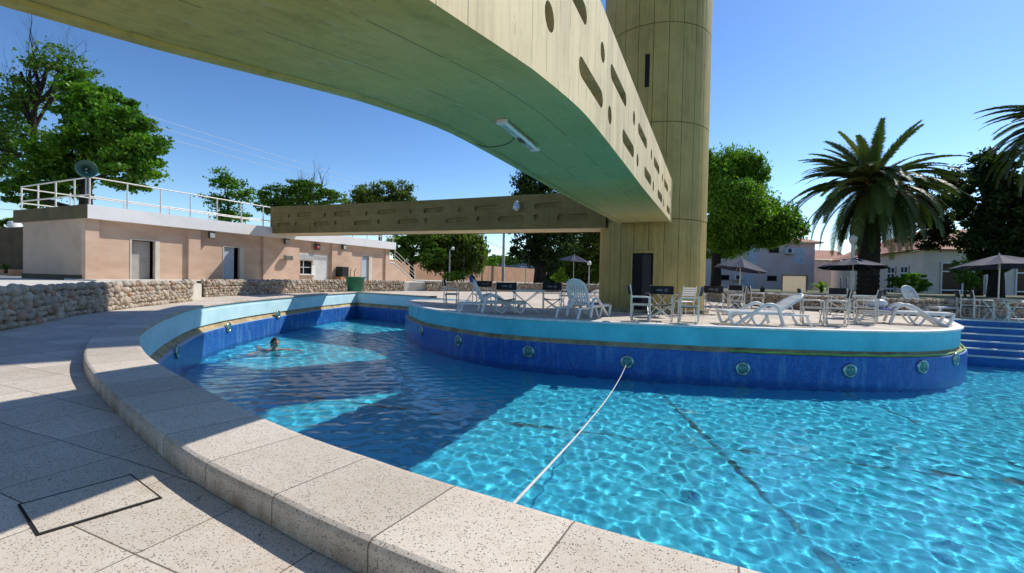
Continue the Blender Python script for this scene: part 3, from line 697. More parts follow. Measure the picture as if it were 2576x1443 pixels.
# cobble retaining walls
def cobble(name,label,path,h,dens,seed,both=False,z0=0.0,cap=None,dark=1.0):
    rs=np.random.default_rng(seed); P=spline(path,60); mb=MB()
    sweep(mb,P,[(-.14,z0),(-.14,z0+h-.04),(.16,z0+h-.04),(.16,z0)],0,side=1)
    L=sum((b_-a).length for a,b_ in zip(P,P[1:])); base=[]
    cyc=[math.sin(k*2*math.pi/7) for k in range(7)]
    n=int(L*h*dens); att=[-1.0]*len(mb.f)
    rowsz=.12; rows=max(3,int(h/(rowsz*.8)))
    def stone(u,z,r,off,sgn):
        t=u/L*(len(P)-1); i=min(int(t),len(P)-2); p=P[i].lerp(P[i+1],t-i); tg=(P[i+1]-P[i]).normalized(); nn=Vector((-tg.y,tg.x,0))
        c=p+nn*off; rr=Vector((r*rs.uniform(.85,1.3),r*rs.uniform(.75,1.05),r*rs.uniform(.75,1.1)))
        Mx=Matrix.Translation((c.x,c.y,z))@Matrix((tg,nn,(0,0,1))).transposed().to_4x4()@Matrix.Rotation(rs.uniform(-.6,.6),4,'Y')@Matrix.Diagonal((*rr,1))
        seg,rg_=8,5; prof=[(math.sin(math.pi*q/rg_),-math.cos(math.pi*q/rg_)) for q in range(rg_+1)]
        vs=[(q*math.cos(2*math.pi*k/seg),q*math.sin(2*math.pi*k/seg),zz) for q,zz in prof for k in range(seg)]
        fs=[(a*seg+k,a*seg+(k+1)%seg,(a+1)*seg+(k+1)%seg,(a+1)*seg+k) for a in range(rg_) for k in range(seg)]
        mb.add(vs,fs,1,T=Mx,smooth=True); tint=float(rs.uniform(0,1)); att.extend([tint]*len(fs))
    for sgn in((-1,1) if both else (-1,)):
        u=0
        zrow=z0+.05
        while zrow<z0+h-.02:
            u=rs.uniform(0,.1); rh=rs.uniform(.11,.17)
            while u<L:
                r=rs.choice([.045,.06,.075,.095,.125],p=[.18,.26,.28,.19,.09]); stone(min(L-.01,u+r),zrow+rs.uniform(-.025,.025),r,sgn*.15,sgn); u+=r*rs.uniform(1.75,2.15)
            zrow+=rh*.83
    u=0
    while u<L:                        # cap course
        r=rs.uniform(.06,.10); stone(u+r,z0+h-.03,r,rs.uniform(-.09,.09),1); u+=r*1.7
        stone(min(L-.01,u),z0+h-.04,r*.8,rs.uniform(-.12,.12),1)
    mb.att=att
    o=mb.build(name,[m_mortar,m_cobble],recalc=False); tag(o,label,'wall'); return o
m_mortar=M('wall_mortar',(.20,.16,.11),.95,.3,5,.4,20)
m_cobble,nt,b=newmat('river_cobble'); at=nt.nodes.new('ShaderNodeAttribute'); at.attribute_name='tint'
c=ramp(nt,at.outputs['Fac'],[(0,(.42,.33,.23)),(.3,(.50,.42,.32)),(.5,(.34,.27,.19)),(.7,(.56,.48,.38)),(.9,(.30,.26,.22)),(1,(.45,.22,.13))])
c=mixc(nt,ramp(nt,noise(nt,objco(nt),14,5),[(.35,0.0),(.7,.5)]),c,(.22,.18,.13)); lk(nt,c,b.inputs['Base Color']); b.inputs['Roughness'].default_value=.75; bump(nt,noise(nt,objco(nt),40,4),b,.25,.01)
cobble('cobble_wall','low cobblestone wall nearest the camera at the left edge of the paving',w1,.68,1,1)
cobble('cobble_wall','low cobblestone wall in front of the pink pool building behind the green bin',w2,.70,1,2)
cobble('cobble_wall','cobblestone garden wall curving behind the shaded tables to the tower',w3,.66,1,3)
cobble('cobble_wall','dark cobblestone planter wall on the hotel side behind the sunlit tables',w4,.56,1,4)
mb=MB(); mb.prism([(p[0]+.14,p[1]+.14) for p in w4]+[(34,40),(34,46),(-.2,46),(-.6,30)],-.05,.50); tag(mb.build('lawn_bed',M('garden_soil',(.10,.085,.045),.95,.4,1.5,.4,9,col2=(.07,.10,.03))),kind='structure')
P=spline(w4,60); mb=MB(); sweep(mb,[p for p in P[3:22]],[(-.20,.55),(-.20,.61),(.20,.61),(.20,.55)],0,side=1); tag(mb.build('wall_coping',m_whitewall),'white painted coping strip on top of the dark cobblestone planter wall','coping')
# boundary walls
m_bwall=M('salmon_wall',(.50,.28,.17),.9,.14,.7,.2,8,col2=(.40,.23,.14))
mb=MB(); mb.prism([(-35.4,26),(-35.0,26),(-31.0,95),(-31.4,95)],0,2.9); tag(mb.build('boundary_wall',m_bwall),'long salmon boundary wall behind the garden trees beyond the terrace','wall')
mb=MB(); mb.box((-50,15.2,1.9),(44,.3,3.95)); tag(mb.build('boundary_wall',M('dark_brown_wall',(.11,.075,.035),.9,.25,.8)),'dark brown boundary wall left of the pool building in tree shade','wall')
mb=MB(); mb.prism([(-60,12.4),(-28.5,12.4),(-28.5,15.0),(-60,15.0)],.3,.95); tag(mb.build('planting_bed',M('red_soil_edge',(.36,.19,.10),.9,.2,2)),kind='structure')
#@@SECTION plants
# ------------------------------------------------------------------ trees and plants
m_bark=M('grey_brown_bark',(.085,.062,.042),.9,.35,5,.5,18,stretch=(1,1,.3))
m_barkd=M('dark_bark',(.035,.026,.018),.95,.35,5,.5,18,stretch=(1,1,.3))
L_bright=leafmat('fresh_green_leaf',(.03,.09,.010),(.12,.26,.018),(.28,.43,.032))
L_mid=leafmat('mid_green_leaf',(.045,.10,.012),(.11,.21,.022),(.20,.29,.035))
L_dark=leafmat('dark_green_leaf',(.016,.034,.010),(.038,.072,.018),(.09,.13,.032))
L_feather=leafmat('feathery_leaf',(.06,.15,.014),(.16,.30,.026),(.29,.44,.05))
L_olive=leafmat('olive_green_leaf',(.05,.085,.014),(.12,.17,.026),(.22,.26,.045))
L_brown=leafmat('bronze_green_leaf',(.018,.022,.008),(.045,.048,.014),(.10,.085,.022))
L_lime=leafmat('lime_leaf',(.11,.22,.015),(.24,.38,.03),(.40,.46,.06))
L_palm=leafmat('palm_leaflet',(.03,.05,.010),(.08,.12,.022),(.22,.22,.045),.16)
def leafmesh(name,cent,size,tint,mat,parent,up=.5,elong=1.5,droop=0.0,dirs=None):
    n=len(cent); rg_=np.random.default_rng(abs(hash(name))%1000+n)
    nrm=rg_.normal(size=(n,3)); nrm[:,2]+=up*1.5; nrm/=np.linalg.norm(nrm,axis=1)[:,None]
    a=rg_.normal(size=(n,3)); 
    if dirs is not None: a=dirs+.35*a
    a[:,2]-=droop*2
    a-=nrm*(a*nrm).sum(1)[:,None]; a/=np.linalg.norm(a,axis=1)[:,None]+1e-9
    b_=np.cross(nrm,a); s=(size*rg_.uniform(.6,1.35,n))[:,None] if np.isscalar(size) else size[:,None]
    V=np.stack([cent-a*s*elong*.5,cent+b_*s*.5+nrm*s*.08,cent+a*s*elong*.5,cent-b_*s*.5+nrm*s*.08],1).reshape(-1,3)
    me=bpy.data.meshes.new(name); me.vertices.add(4*n); me.vertices.foreach_set('co',V.ravel().astype(np.float32))
    me.loops.add(4*n); me.loops.foreach_set('vertex_index',np.arange(4*n,dtype=np.int32)); me.polygons.add(n)
    me.polygons.foreach_set('loop_start',(np.arange(n)*4).astype(np.int32)); me.polygons.foreach_set('loop_total',np.full(n,4,np.int32)); me.update(calc_edges=True)
    at=me.attributes.new('tint','FLOAT','FACE'); at.data.foreach_set('value',np.clip(tint,0,1).astype(np.float32)); me.materials.append(mat)
    o=bpy.data.objects.new(name,me); COL.objects.link(o); o.parent=parent; return o
def blobs_to_leaves(blobs,n,rg_,clump=.16,shell=.55,flat=.6):
    """blobs: (x,y,z,rx,ry,rz) local metres; clumped, hollow-ish crowns with gaps"""
    vol=np.array([b_[3]*b_[4]*b_[5] for b_ in blobs])**.75; vol/=vol.sum(); C_=[];T_=[]
    for b_,w_ in zip(blobs,vol):
        m=max(10,int(n*w_)); nc=max(7,int(26*(b_[3]*b_[4]*b_[5])**.33)); k=rg_.normal(size=(nc,3)); k/=np.linalg.norm(k,axis=1)[:,None]
        k*=rg_.uniform(shell,1.0,nc)[:,None]; ct=rg_.uniform(.1,.9,nc); which=rg_.integers(0,nc,m)
        sp_=rg_.normal(size=(m,3))*clump*np.array([1,1,flat])*rg_.uniform(.5,1.3,(nc,1))[which]
        p=(k[which]+sp_)*np.array(b_[3:6])+np.array(b_[:3]); C_.append(p); T_.append(ct[which]*.6+rg_.uniform(0,.45,m))
    return np.concatenate(C_),np.concatenate(T_)
def limb(mb,p,d,L,r,depth,rg_,spread=.55,tips=None,upb=.25):
    pts=[p];rs_=[r];q=p;dd=d
    for k in range(4):
        dd=(dd+Vector(rg_.normal(size=3))*.16+Vector((0,0,upb*.25))).normalized(); q=q+dd*L/4; pts.append(q); rs_.append(r*(1-.13*(k+1)))
    mb.tube(pts,rs_,5 if depth<3 else 7,cap=False)
    if depth==0:
        if tips is not None: tips.append(q)
        return
    for k in range(rg_.integers(2,4)):
        nd_=(dd+Vector(rg_.normal(size=3))*spread+Vector((0,0,upb))).normalized()
        limb(mb,pts[rg_.integers(2,5)],nd_,L*rg_.uniform(.6,.85),rs_[-1]*rg_.uniform(.6,.85),depth-1,rg_,spread,tips,upb)
def tree(name,label,px,d,blobs_px,n,leaf,mat,seed,trunk=None,bark=None,z0=0.0,cat='tree',group=None,bare=None,droop=0,clump=.16,elong=1.5,shell=.55,limbs=True,flat=.8):
    """crown masses surveyed as (bearing column, height row, half width, half height, range offset)"""
    rg_=np.random.default_rng(seed); base=cp(px,d,z0); e=empty(name,label,cat,base,YAW,group); s=d/FPX
    def loc(cx,cyy,dd=0):
        hz=700+.02*(cx-1288); k=(d+dd)/FPX
        return Vector(((cx-1288)*k-(px-1288)*s,dd,CAMZ+(hz-cyy)*k-z0))
    bl=[]
    for (cx,cyy,rx,ry,*r_) in blobs_px:
        dd=r_[0] if r_ else 0; c_=loc(cx,cyy,dd); bl.append((c_.x,c_.y,c_.z,rx*s,(rx+ry)*.5*s,ry*s))
    leaf*=.76; n=int(n*1.7)
    C_,T_=blobs_to_leaves(bl,n,rg_,clump,shell,flat); leafmesh('crown',C_,leaf,T_,mat,e,droop=droop,elong=elong)
    q=MB(); tr=trunk or .22; top=min(b_[2] for b_ in bl); cz=max(.8,top)
    zt_=sum(b_[2] for b_ in bl)/len(bl)
    q.tube([(0,0,-.1),(.05*tr,0,zt_*.3),(-.1*tr,.1*tr,zt_*.6),(0,0,zt_)],[tr*1.25,tr,tr*.85,tr*.5],9,cap=False)
    if limbs:
        for b_ in bl:
            st_=Vector((0,0,max(.5,min(zt_*.9,b_[2]-b_[5]*1.1)))); en=Vector(b_[:3]); mid=st_.lerp(en,.5)+Vector(rg_.normal(size=3))*.12*(en-st_).length
            q.tube(spline([st_,mid,en],7),[tr*.42*(1-.1*k) for k in range(7)],6,cap=False)
            for k in range(4):
                v=Vector(rg_.normal(size=3)).normalized(); q.tube([en,en+Vector((v.x*b_[3],v.y*b_[4],v.z*b_[5]))*.8],[tr*.2,tr*.05],5,cap=False)
    if bare:
        for (bx,by,tx,ty,r0,dep) in bare:
            p0=loc(bx,by); p1=loc(tx,ty); limb(q,p0,(p1-p0).normalized(),(p1-p0).length*.42,r0,dep,rg_,.42)
    q.build('trunk',bark or m_bark,e); return e
GT='trees behind the pool building and garden'
tree('leafy_tree','dense bright green tree rising behind the left end of the pool building',215,27,[(250,300,95,75),(330,345,75,62,-1),(180,390,90,60),(300,430,80,55,-1),(130,450,85,60),(370,395,36,40),(215,240,60,50,1),(70,480,70,45)],26000,.20,L_bright,3,.38,m_barkd,group=GT,clump=.14,shell=.45,flat=.62)
tree('sparse_tree','tall dark tree with thin bare top twigs at the far left',85,31,[(40,250,75,60),(150,170,75,40),(60,340,80,50),(190,215,50,35),(15,420,70,60),(-40,300,60,90)],6500,.19,L_mid,4,.3,m_barkd,group=GT,clump=.2,shell=.3,bare=[(85,260,60,60,.17,6),(95,240,150,55,.16,6),(90,270,30,80,.16,6),(100,260,200,95,.15,6),(85,330,0,150,.16,5),(95,250,100,50,.15,6),(110,280,215,130,.13,5)])
tree('slender_tree','slender light green tree standing above the roof railing',572,38,[(570,455,42,30),(600,490,42,28),(545,505,40,25),(580,540,48,30)],2700,.18,L_bright,5,.16,group=GT,clump=.17,shell=.25)
tree('half_bare_tree','low green tree with bare branches sticking out of its top',760,42,[(700,492,52,24),(770,480,58,26),(830,500,48,20),(735,515,70,22),(690,520,45,20)],6500,.20,L_mid,6,.2,group=GT,clump=.15,bare=[(775,500,785,400,.15,6),(790,490,840,435,.13,5),(770,500,758,425,.12,5)])
tree('garden_tree','olive green tree just above the linking bridge right of the bare one',955,45,[(925,487,48,22),(985,480,52,24),(1015,505,35,18),(900,510,40,18),(960,510,60,20)],5200,.20,L_olive,7,.2,group=GT,clump=.17,shell=.35,bare=[(1000,490,1025,458,.05,3)])
tree('dark_tree','big dark tree seen above and below the linking bridge with a thick trunk',1357,40,[(1330,470,52,48),(1385,500,55,55),(1330,560,60,40),(1390,610,62,45),(1320,630,42,38),(1365,650,50,34),(1420,560,45,45)],11000,.24,L_dark,8,.5,m_barkd,group=GT,clump=.17,bare=[(1320,480,1255,435,.15,6),(1330,470,1285,415,.15,6),(1320,470,1262,470,.13,5)])
tree('shade_tree','dark branching tree beside the foot of the white staircase',1035,41,[(1010,620,40,25),(1060,600,48,28),(1030,645,42,20),(1085,640,36,26)],5200,.22,L_mid,9,.2,m_barkd,group=GT)
tree('pepper_tree','weeping pepper tree with hanging strands left of the utility pole',1128,44,[(1120,610,60,30),(1170,620,48,40),(1195,640,26,55),(1110,650,52,34),(1150,665,42,34)],10500,.22,L_olive,10,.18,m_barkd,group=GT,droop=1.2,elong=3.2,clump=.2)
tree('garden_tree','dark green trees crown filling the gap left of the tower foot',1470,42,[(1450,600,42,36),(1490,620,42,40),(1470,660,46,34),(1510,590,40,50),(1440,640,35,35),(1480,690,52,26),(1430,690,36,22),(1520,670,40,40)],6500,.24,L_olive,12,.25,m_barkd,group=GT)
tree('feathery_tree','bright feathery green tree just right of the tower in front of the hotel',1800,31,[(1800,425,60,48),(1850,420,48,40),(1890,430,34,36),(1800,510,80,60),(1890,510,52,44),(1925,565,62,46,-.6),(1850,580,70,46),(1975,555,40,36),(1990,585,28,30),(1790,600,62,46),(1890,600,56,32),(1830,620,44,30),(1950,600,34,24),(1840,500,60,50,-1.5),(1860,540,60,50,-1.5)],52000,.125,L_feather,13,.32,m_barkd,droop=.8,elong=2.4,clump=.19,cat='tree',shell=.5,flat=1.0,group='garden trees on the hotel side')
tree('bronze_tree','bronze green tree between the big palm and the dark tree',2462,30,[(2330,490,52,46),(2365,540,52,48),(2325,570,42,48),(2340,605,36,26),(2380,460,36,36)],9000,.16,L_brown,14,.2,m_barkd,group='garden trees on the hotel side',clump=.15)
tree('dark_tree','very dark broad tree in front of the hall at the right edge',2505,27,[(2480,420,55,48),(2540,460,62,50),(2450,500,55,58),(2530,560,80,60),(2470,590,56,52),(2590,520,60,80),(2510,640,66,36),(2485,655,40,36),(2580,640,66,46),(2640,600,70,70)],27000,.19,L_dark,15,.36,m_barkd,group='garden trees on the hotel side',clump=.14,shell=.4)
tree('leafy_shrub','pale leafy shrub under the dark tree before the hall window',2428,24,[(2415,672,18,16),(2432,692,22,20),(2440,715,18,18)],900,.11,L_mid,16,.05,z0=.5,cat='shrub',clump=.25)
# round clipped shrub, hedge, broad-leaved plant
tree('clipped_shrub','round bright green shrub on short stems before the hall window',2285,24,[(2262,708,30,18),(2300,702,34,18),(2285,720,40,17),(2315,716,20,14),(2250,718,18,12)],4800,.085,L_bright,17,.05,z0=.5,cat='shrub',clump=.14,shell=.3)
tree('garden_hedge','dark mixed hedge closing the garden between the dark tree and the tower',1450,52,[(1400,690,40,30),(1450,680,46,38),(1505,680,46,40),(1480,650,46,30),(1420,660,34,26)],9000,.30,L_dark,33,.06,z0=.2,cat='hedge',limbs=False)
tree('yellow_hedge','small yellow green hedge bush behind the cobblestone wall',1148,38,[(1140,695,18,13),(1158,692,14,12),(1128,700,12,10)],2200,.14,L_lime,18,.05,z0=.5,cat='bush')
tree('broad_leaf_plant','lime broad leaved plant behind the shaded tables',1402,33,[(1412,682,9,7),(1395,697,12,8),(1408,705,14,6),(1420,700,9,6)],500,.20,L_lime,19,.03,z0=.5,cat='plant')
tree('small_tree','thin small tree in front of the salmon boundary wall',1212,48,[(1200,662,36,9),(1230,660,28,9),(1175,665,24,10)],2200,.20,L_bright,20,.07,group=GT)
tree('distant_tree','rounded distant tree beside the utility pole beyond the wall',1262,95,[(1245,655,26,14),(1280,657,24,12),(1228,664,18,8)],2600,.34,L_mid,21,.2,group=GT)
tree('distant_tree','pale distant tree line behind the left boundary wall',20,70,[(5,565,24,12),(30,560,22,10)],1500,.32,L_mid,22,.2,group=GT)
def spiky(label,px,d,z0,r,seed,mat):
    e=empty('spiky_plant',label,'plant',cp(px,d,z0),YAW); rg_=np.random.default_rng(seed); q=MB(); att=[]
    for k in range(46):
        a=rg_.uniform(0,6.28); el=rg_.uniform(.1,1.3); dv=Vector((math.cos(a)*math.cos(el),math.sin(a)*math.cos(el),math.sin(el))); L_=r*rg_.uniform(.7,1.1)
        sd_=Vector((-math.sin(a),math.cos(a),0))*r*.07; p0=Vector((0,0,.15)); p1=p0+dv*L_*.6; p2=p0+dv*L_-Vector((0,0,L_*.35))
        q.add([p0-sd_*.4,p0+sd_*.4,p1+sd_,p1-sd_,p2],[(0,1,2,3),(3,2,4)]); att+=[float(rg_.uniform(0,1))]*2
    q.att=att; q.build('leaves',mat,e,recalc=False); q=MB(); q.tube([(0,0,-.1),(0,0,.3)],[.09,.06],8); q.build('stem',m_bark,e)
spiky('yellow green spiky plant between the hotel and the big palm',2066,30,.5,1.0,31,L_lime)
spiky('small spiky plant by the lower edge of the left dark wall',14,24,.85,.5,32,L_mid)
def palm(label,px,d,trunk_h,trunk_r,L,n,seed,z0=0.0,skirt=24,lean=(0,0)):
    rg_=np.random.default_rng(seed); e=empty('date_palm',label,'palm',cp(px,d,z0),YAW)
    q=MB(); prof=[]; nz=46
    for k in range(nz+1):
        z=trunk_h*k/nz; r=trunk_r*(1.12-.12*min(1,k/8)) if k<nz*.8 else trunk_r*(1+.45*((k/nz-.8)/.2)); prof.append((r*(1+(.05 if k%2 else -.03)),z))
    q.lathe(prof,20,smooth=False); q.build('trunk',M('palm_bark',(.045,.032,.022),.95,.35,7,.6,14),e)
    cent=[];size=[];dirs=[];tint=[];nr=[]; rq=MB()
    V=[];F=[];A=[]
    for k in range(n+skirt):
        old=k>=n
        az=rg_.uniform(0,2*math.pi); el=(math.asin(rg_.uniform(-.6,.97)) if not old else rg_.uniform(-1.45,-.75)); 
        ln=L*rg_.uniform(.85,1.08)*(.8 if old else 1-.26*max(0,math.sin(el))**2); p=Vector((0,0,trunk_h+.1)); h=Vector((math.cos(az),math.sin(az),0)); e0=el; seg=14; pts=[p]
        g=(.012+.042*math.cos(max(el,-.4))) if not old else .03
        for j in range(seg):
            el=max(-1.5,el-g*(1+j*.09)); p=p+(h*math.cos(el)+Vector((0,0,math.sin(el))))*ln/seg; pts.append(p)
        rq.tube(pts,[.035*(1-.85*j/seg) for j in range(seg+1)],4,cap=False)
        sd_=Vector((-h.y,h.x,0)); tn=float(rg_.uniform(0,.55)) if old else float(rg_.uniform(.1,.75)+.25*max(0,math.sin(e0)))
        for j in range(seg*5):
            t=(j+1.5)/(seg*5+1); 
            if t<.10: continue
            i=min(int(t*seg),seg-1); c_=pts[i].lerp(pts[i+1],t*seg-i); tg=(pts[i+1]-pts[i]).normalized(); nv=sd_.cross(tg)
            ll=ln*.125*math.sin(math.pi*(.10+.86*t))**.6*rg_.uniform(.8,1.15)
            for s_ in(-1,1):
                dv=(tg*.75+sd_*s_*.75+nv*(-.28 if not old else -.1)+Vector((0,0,-.18))).normalized(); w=tg*(.028*L/4.5)
                o_=len(V); V.extend([c_-w,c_+w,c_+dv*ll*.6+w*.9-Vector((0,0,.02*ll)),c_+dv*ll-Vector((0,0,.14*ll)),c_+dv*ll*.6-w*.9-Vector((0,0,.02*ll))]); F.append((o_,o_+1,o_+2,o_+3,o_+4)); A.append(min(1,max(0,tn+rg_.uniform(-.12,.15))))
    q=MB(); q.v=[tuple(v) for v in V]; q.f=F; q.mi=[0]*len(F); q.sm=[False]*len(F); q.uv=[None]*len(F); q.att=A
    q.build('fronds',L_palm,e,recalc=False); rq.build('frond_ribs',M('palm_rib',(.12,.13,.045),.6,.2),e)
    q=MB()
    for k in range(26):
        a=rg_.uniform(0,6.28); el=rg_.uniform(-.3,.6); p=Vector((0,0,trunk_h+.1)); dv=Vector((math.cos(a)*math.cos(el),math.sin(a)*math.cos(el),math.sin(el)))
        q.tube([p+dv*.3,p+dv*1.0,p+dv*1.35-Vector((0,0,.25))],[.02,.03,.05],4)
    q.build('fruit_stalks',M('orange_stalk',(.38,.15,.03),.7,.3),e); return e
palm('large date palm with a thick dark trunk standing before the hotel wing',2183,25.5,6.55,.50,4.5,130,41,0.0,26)
palm('date palm outside the right edge whose frond tips reach into the sky',2690,23,9.4,.45,4.2,70,42)
#@@SECTION hotel
# ------------------------------------------------------------------ hotel side
m_mauve=M('mauve_grey_plaster',(.62,.54,.53),.85,.08,.5,.1,8)
m_cream=M('cream_plaster',(.74,.63,.54),.85,.08,.5,.1,8)
m_grn=M('pale_hall_plaster',(.66,.63,.56),.85,.08,.5,.1,8)
m_shut=M('pale_blue_shutter',(.40,.55,.66),.5,.1,3)
m_wfr=M('white_window_frame',(.72,.76,.80),.45,.05,4)
m_tile_r,nt,b=newmat('terracotta_tiles'); cof=objco(nt); xs=sepxyz(nt,cof)
wv=math_(nt,'ABSOLUTE',math_(nt,'SINE',math_(nt,'MULTIPLY',xs[0],15)))
c=mixc(nt,ramp(nt,noise(nt,cof,3,5),[(.3,0.0),(.7,1.0)]),(.42,.17,.10),(.58,.30,.20)); c=mixc(nt,ramp(nt,wv,[(.0,.75),(.35,0.0)]),c,(.12,.05,.03))
lk(nt,c,b.inputs['Base Color']); b.inputs['Roughness'].default_value=.85; bump(nt,wv,b,.9,.06); MATS['tiles']=m_tile_r
def facade_frame(pa,pb):
    """local frame of a facade from pa to pb on the ground: x along, y outwards (towards the pool), z up"""
    t=(pb-pa); Lw=t.length; t.normalize(); n_=Vector((t.y,-t.x,0)); return Lw,Matrix((( t.x,n_.x,0,pa.x),(t.y,n_.y,0,pa.y),(0,0,1,pa.z),(0,0,0,1)))
def rect(mb,T,x,z,w,h,y0,dp,mi=0): mb.box((x,y0+dp/2,z),(w,dp,h),mi,T=T)
# two-storey guest house
D1=58; s1=D1/FPX
pa,pb=cp(1745,D1),cp(2047,D1); Lw,T=facade_frame(pa,pb); 
def X1(px): return (px-1745)*s1
def Z1(px,y): return CAMZ+((700+.02*(px-1288))-y)*s1
EZ=Z1(2047,611)
ht=empty('guest_house','two storey mauve guest house with terracotta roof right of the tower','building',(0,0,0))
mb=MB(); mb.box((Lw/2,-4.5,EZ/2),(Lw,9,EZ),0,T=T); mb.build('wall',m_mauve,ht)
mb=MB(); o_=.7; zt2=EZ+1.9
mb.add([T@Vector(v) for v in((-o_,o_,EZ),(Lw+o_,o_,EZ),(Lw+o_,-9-o_,EZ),(-o_,-9-o_,EZ),(3.5,-4.5,zt2),(Lw-4.6,-4.5,zt2))],[(0,1,5,4),(1,2,5),(2,3,4,5),(3,0,4)]); mb.build('roof',m_tile_r,ht)
mb=MB(); mb.box((Lw/2,-4.5,EZ-.08),(Lw+1.3,10.3,.14),0,T=T); mb.build('eave',m_cream,ht)
for (px,y,w,h) in((1890,643,26,37),(2008,643,27,37),(1881,716,28,44)):
    q=MB(); rect(q,T,X1(px),Z1(px,y),w*s1,h*s1,-.02,.05); f=q.build('window_shutter',m_shut,ht)
    q=MB()
    for k in range(5): rect(q,T,X1(px)-w*s1*.4+k*w*s1*.2,Z1(px,y),.05,h*s1*.96,.03,.03)
    rect(q,T,X1(px),Z1(px,y)-h*s1/2-.06,w*s1*1.15,.1,0,.12); q.build('slats_and_sill',m_wfr,f)
for (px,y,w,h) in((1944,630,25,11),(1822,699,23,10),(1941,701,24,10)):
    q=MB(); rect(q,T,X1(px),Z1(px,y),w*s1,h*s1,-.02,.03); f=q.build('slit_window',m_glassd,ht); q=MB()
    rect(q,T,X1(px),Z1(px,y)-h*s1/2-.04,w*s1+.16,.08,0,.07); rect(q,T,X1(px),Z1(px,y)+h*s1/2+.04,w*s1+.16,.08,0,.07); q.build('frame',m_dgrey,f)
GA='air conditioner units on the guest house wall'
for (px,y,lab) in((1852,631,'white air conditioner on the guest house half under the tree leaves'),(1979,632,'white air conditioner on the guest house beside the upper right shutter'),(1852,698,'air conditioner low on the guest house behind the tilted parasol pole')):
    e=empty('air_conditioner',lab,'air conditioner',(0,0,0),group=GA); q=MB(); q.box((X1(px),.32,Z1(px,y)),(1.0,.6,.72),0,T=T,bev=.03); q.build('casing',M('white_ac_case',(.66,.67,.70),.5,.08),e)
    q=MB(); q.lathe([(0,0),(.27,0),(.27,.02),(0,.02)],20,T=T@Matrix.Translation((X1(px)-.12,.62,Z1(px,y)))@Matrix.Rotation(R(-90),4,'X')); q.build('fan_grille',m_dgrey,e)
    q=MB(); q.box((X1(px),.3,Z1(px,y)-.42),(.9,.56,.06),0,T=T); q.build('bracket',m_lgrey,e)
# canvas screen and potted plant on the lawn
sc_=empty('canvas_screen','bright cream canvas screen panel on posts in front of the guest house','screen',(0,0,0))
m_canvas,nt,b=newmat('cream_canvas'); nt.nodes.remove(b); d1_=nt.nodes.new('ShaderNodeBsdfDiffuse'); t1_=nt.nodes.new('ShaderNodeBsdfTranslucent'); mx=nt.nodes.new('ShaderNodeMixShader'); mx.inputs[0].default_value=.75
c=mixc(nt,noise(nt,objco(nt),2,3),(.80,.70,.56),(.88,.80,.68)); lk(nt,c,d1_.inputs[0]); lk(nt,c,t1_.inputs[0]); lk(nt,d1_.outputs[0],mx.inputs[1]); lk(nt,t1_.outputs[0],mx.inputs[2]); lk(nt,mx.outputs[0],nt.nodes['Material Output'].inputs[0])
D2=31; s2=D2/FPX; pa2,pb2=cp(1968,D2),cp(2026,D2); L2_,T2=facade_frame(pa2,pb2); zt_=CAMZ+(714-694)*s2
q=MB(); q.box((L2_/2,0,(zt_+.52)/2),(L2_,.012,zt_-.52),0,T=T2); q.build('canvas',m_canvas,sc_)
q=MB()
for x in(-.03,L2_+.10): q.box((x,0,(zt_+.5)/2+.02),(.05,.05,zt_-.5),0,T=T2)
q.box((L2_/2+.03,.0,zt_+.03),(L2_+.2,.05,.05),0,T=T2); q.build('frame',M('brown_post',(.20,.13,.07),.7,.2),sc_)
pt_=empty('planter_pot','small dark planter pot on the planter wall coping','pot',cp(1918,24.5,.50)); q=MB(); q.lathe([(0,0),(.09,0),(.12,.26),(.13,.28),(.11,.28),(.10,.22),(0,.22)],14); q.build('pot',m_dgrey,pt_); q=MB(); q.ball((0,0,.33),.10); q.build('plant_top',M('greyish_succulent',(.20,.26,.22),.7,.3),pt_)
# long hall and wing
pc=cp(2320,36); pl=cp(2090,59); pr=cp(2760,36); HZ=3.94
hall=empty('hall_building','cream single storey hall with large white framed windows and tiled roof','building',(0,0,0))
Lh,Th_=facade_frame(pl,pc); Lr,Tr_=facade_frame(pc,pr)
mb=MB(); mb.prism([(pl.x,pl.y),(pc.x,pc.y),(pr.x,pr.y),((pr+FH*10).x,(pr+FH*10).y),((pc+FH*10+RH*8).x,(pc+FH*10+RH*8).y),((pl+RH*9).x,(pl+RH*9).y)],0,HZ); mb.build('wall',m_cream,hall)
q=MB(); q.box((Lr/2,.015,HZ/2),(Lr,.03,HZ-.02),0,T=Tr_); q.build('garden_wall',m_grn,hall)
mb=MB(); n1=Vector((Th_[0][1],Th_[1][1],0))*.55; n2=Vector((Tr_[0][1],Tr_[1][1],0))*.55; co_=pc+n1+n2; up_=Vector((0,0,1))
e0=pl+n1; e1=co_; e2=pr+n2; r0=pl+RH*4.5+FH*1+up_*2.1; r1=pc+RH*5+FH*5.2+up_*2.3; r2=pr+FH*5.2+up_*2.3
z_=up_*HZ; mb.add([e0+z_,e1+z_,e2+z_,r2+z_,r1+z_,r0+z_],[(0,1,4,5),(1,2,3,4)]); 
b0=pl+RH*9+z_; mb.add([r0+z_,r1+z_,b0],[(0,1,2)]); mb.build('roof',m_tile_r,hall)
mb=MB(); mb.tube([e0+z_,e1+z_,e2+z_],.06,6); mb.tube([e1+z_,r1+z_],.12,6); mb.build('roof_trim',m_oliveedge,hall)
s3=36/FPX
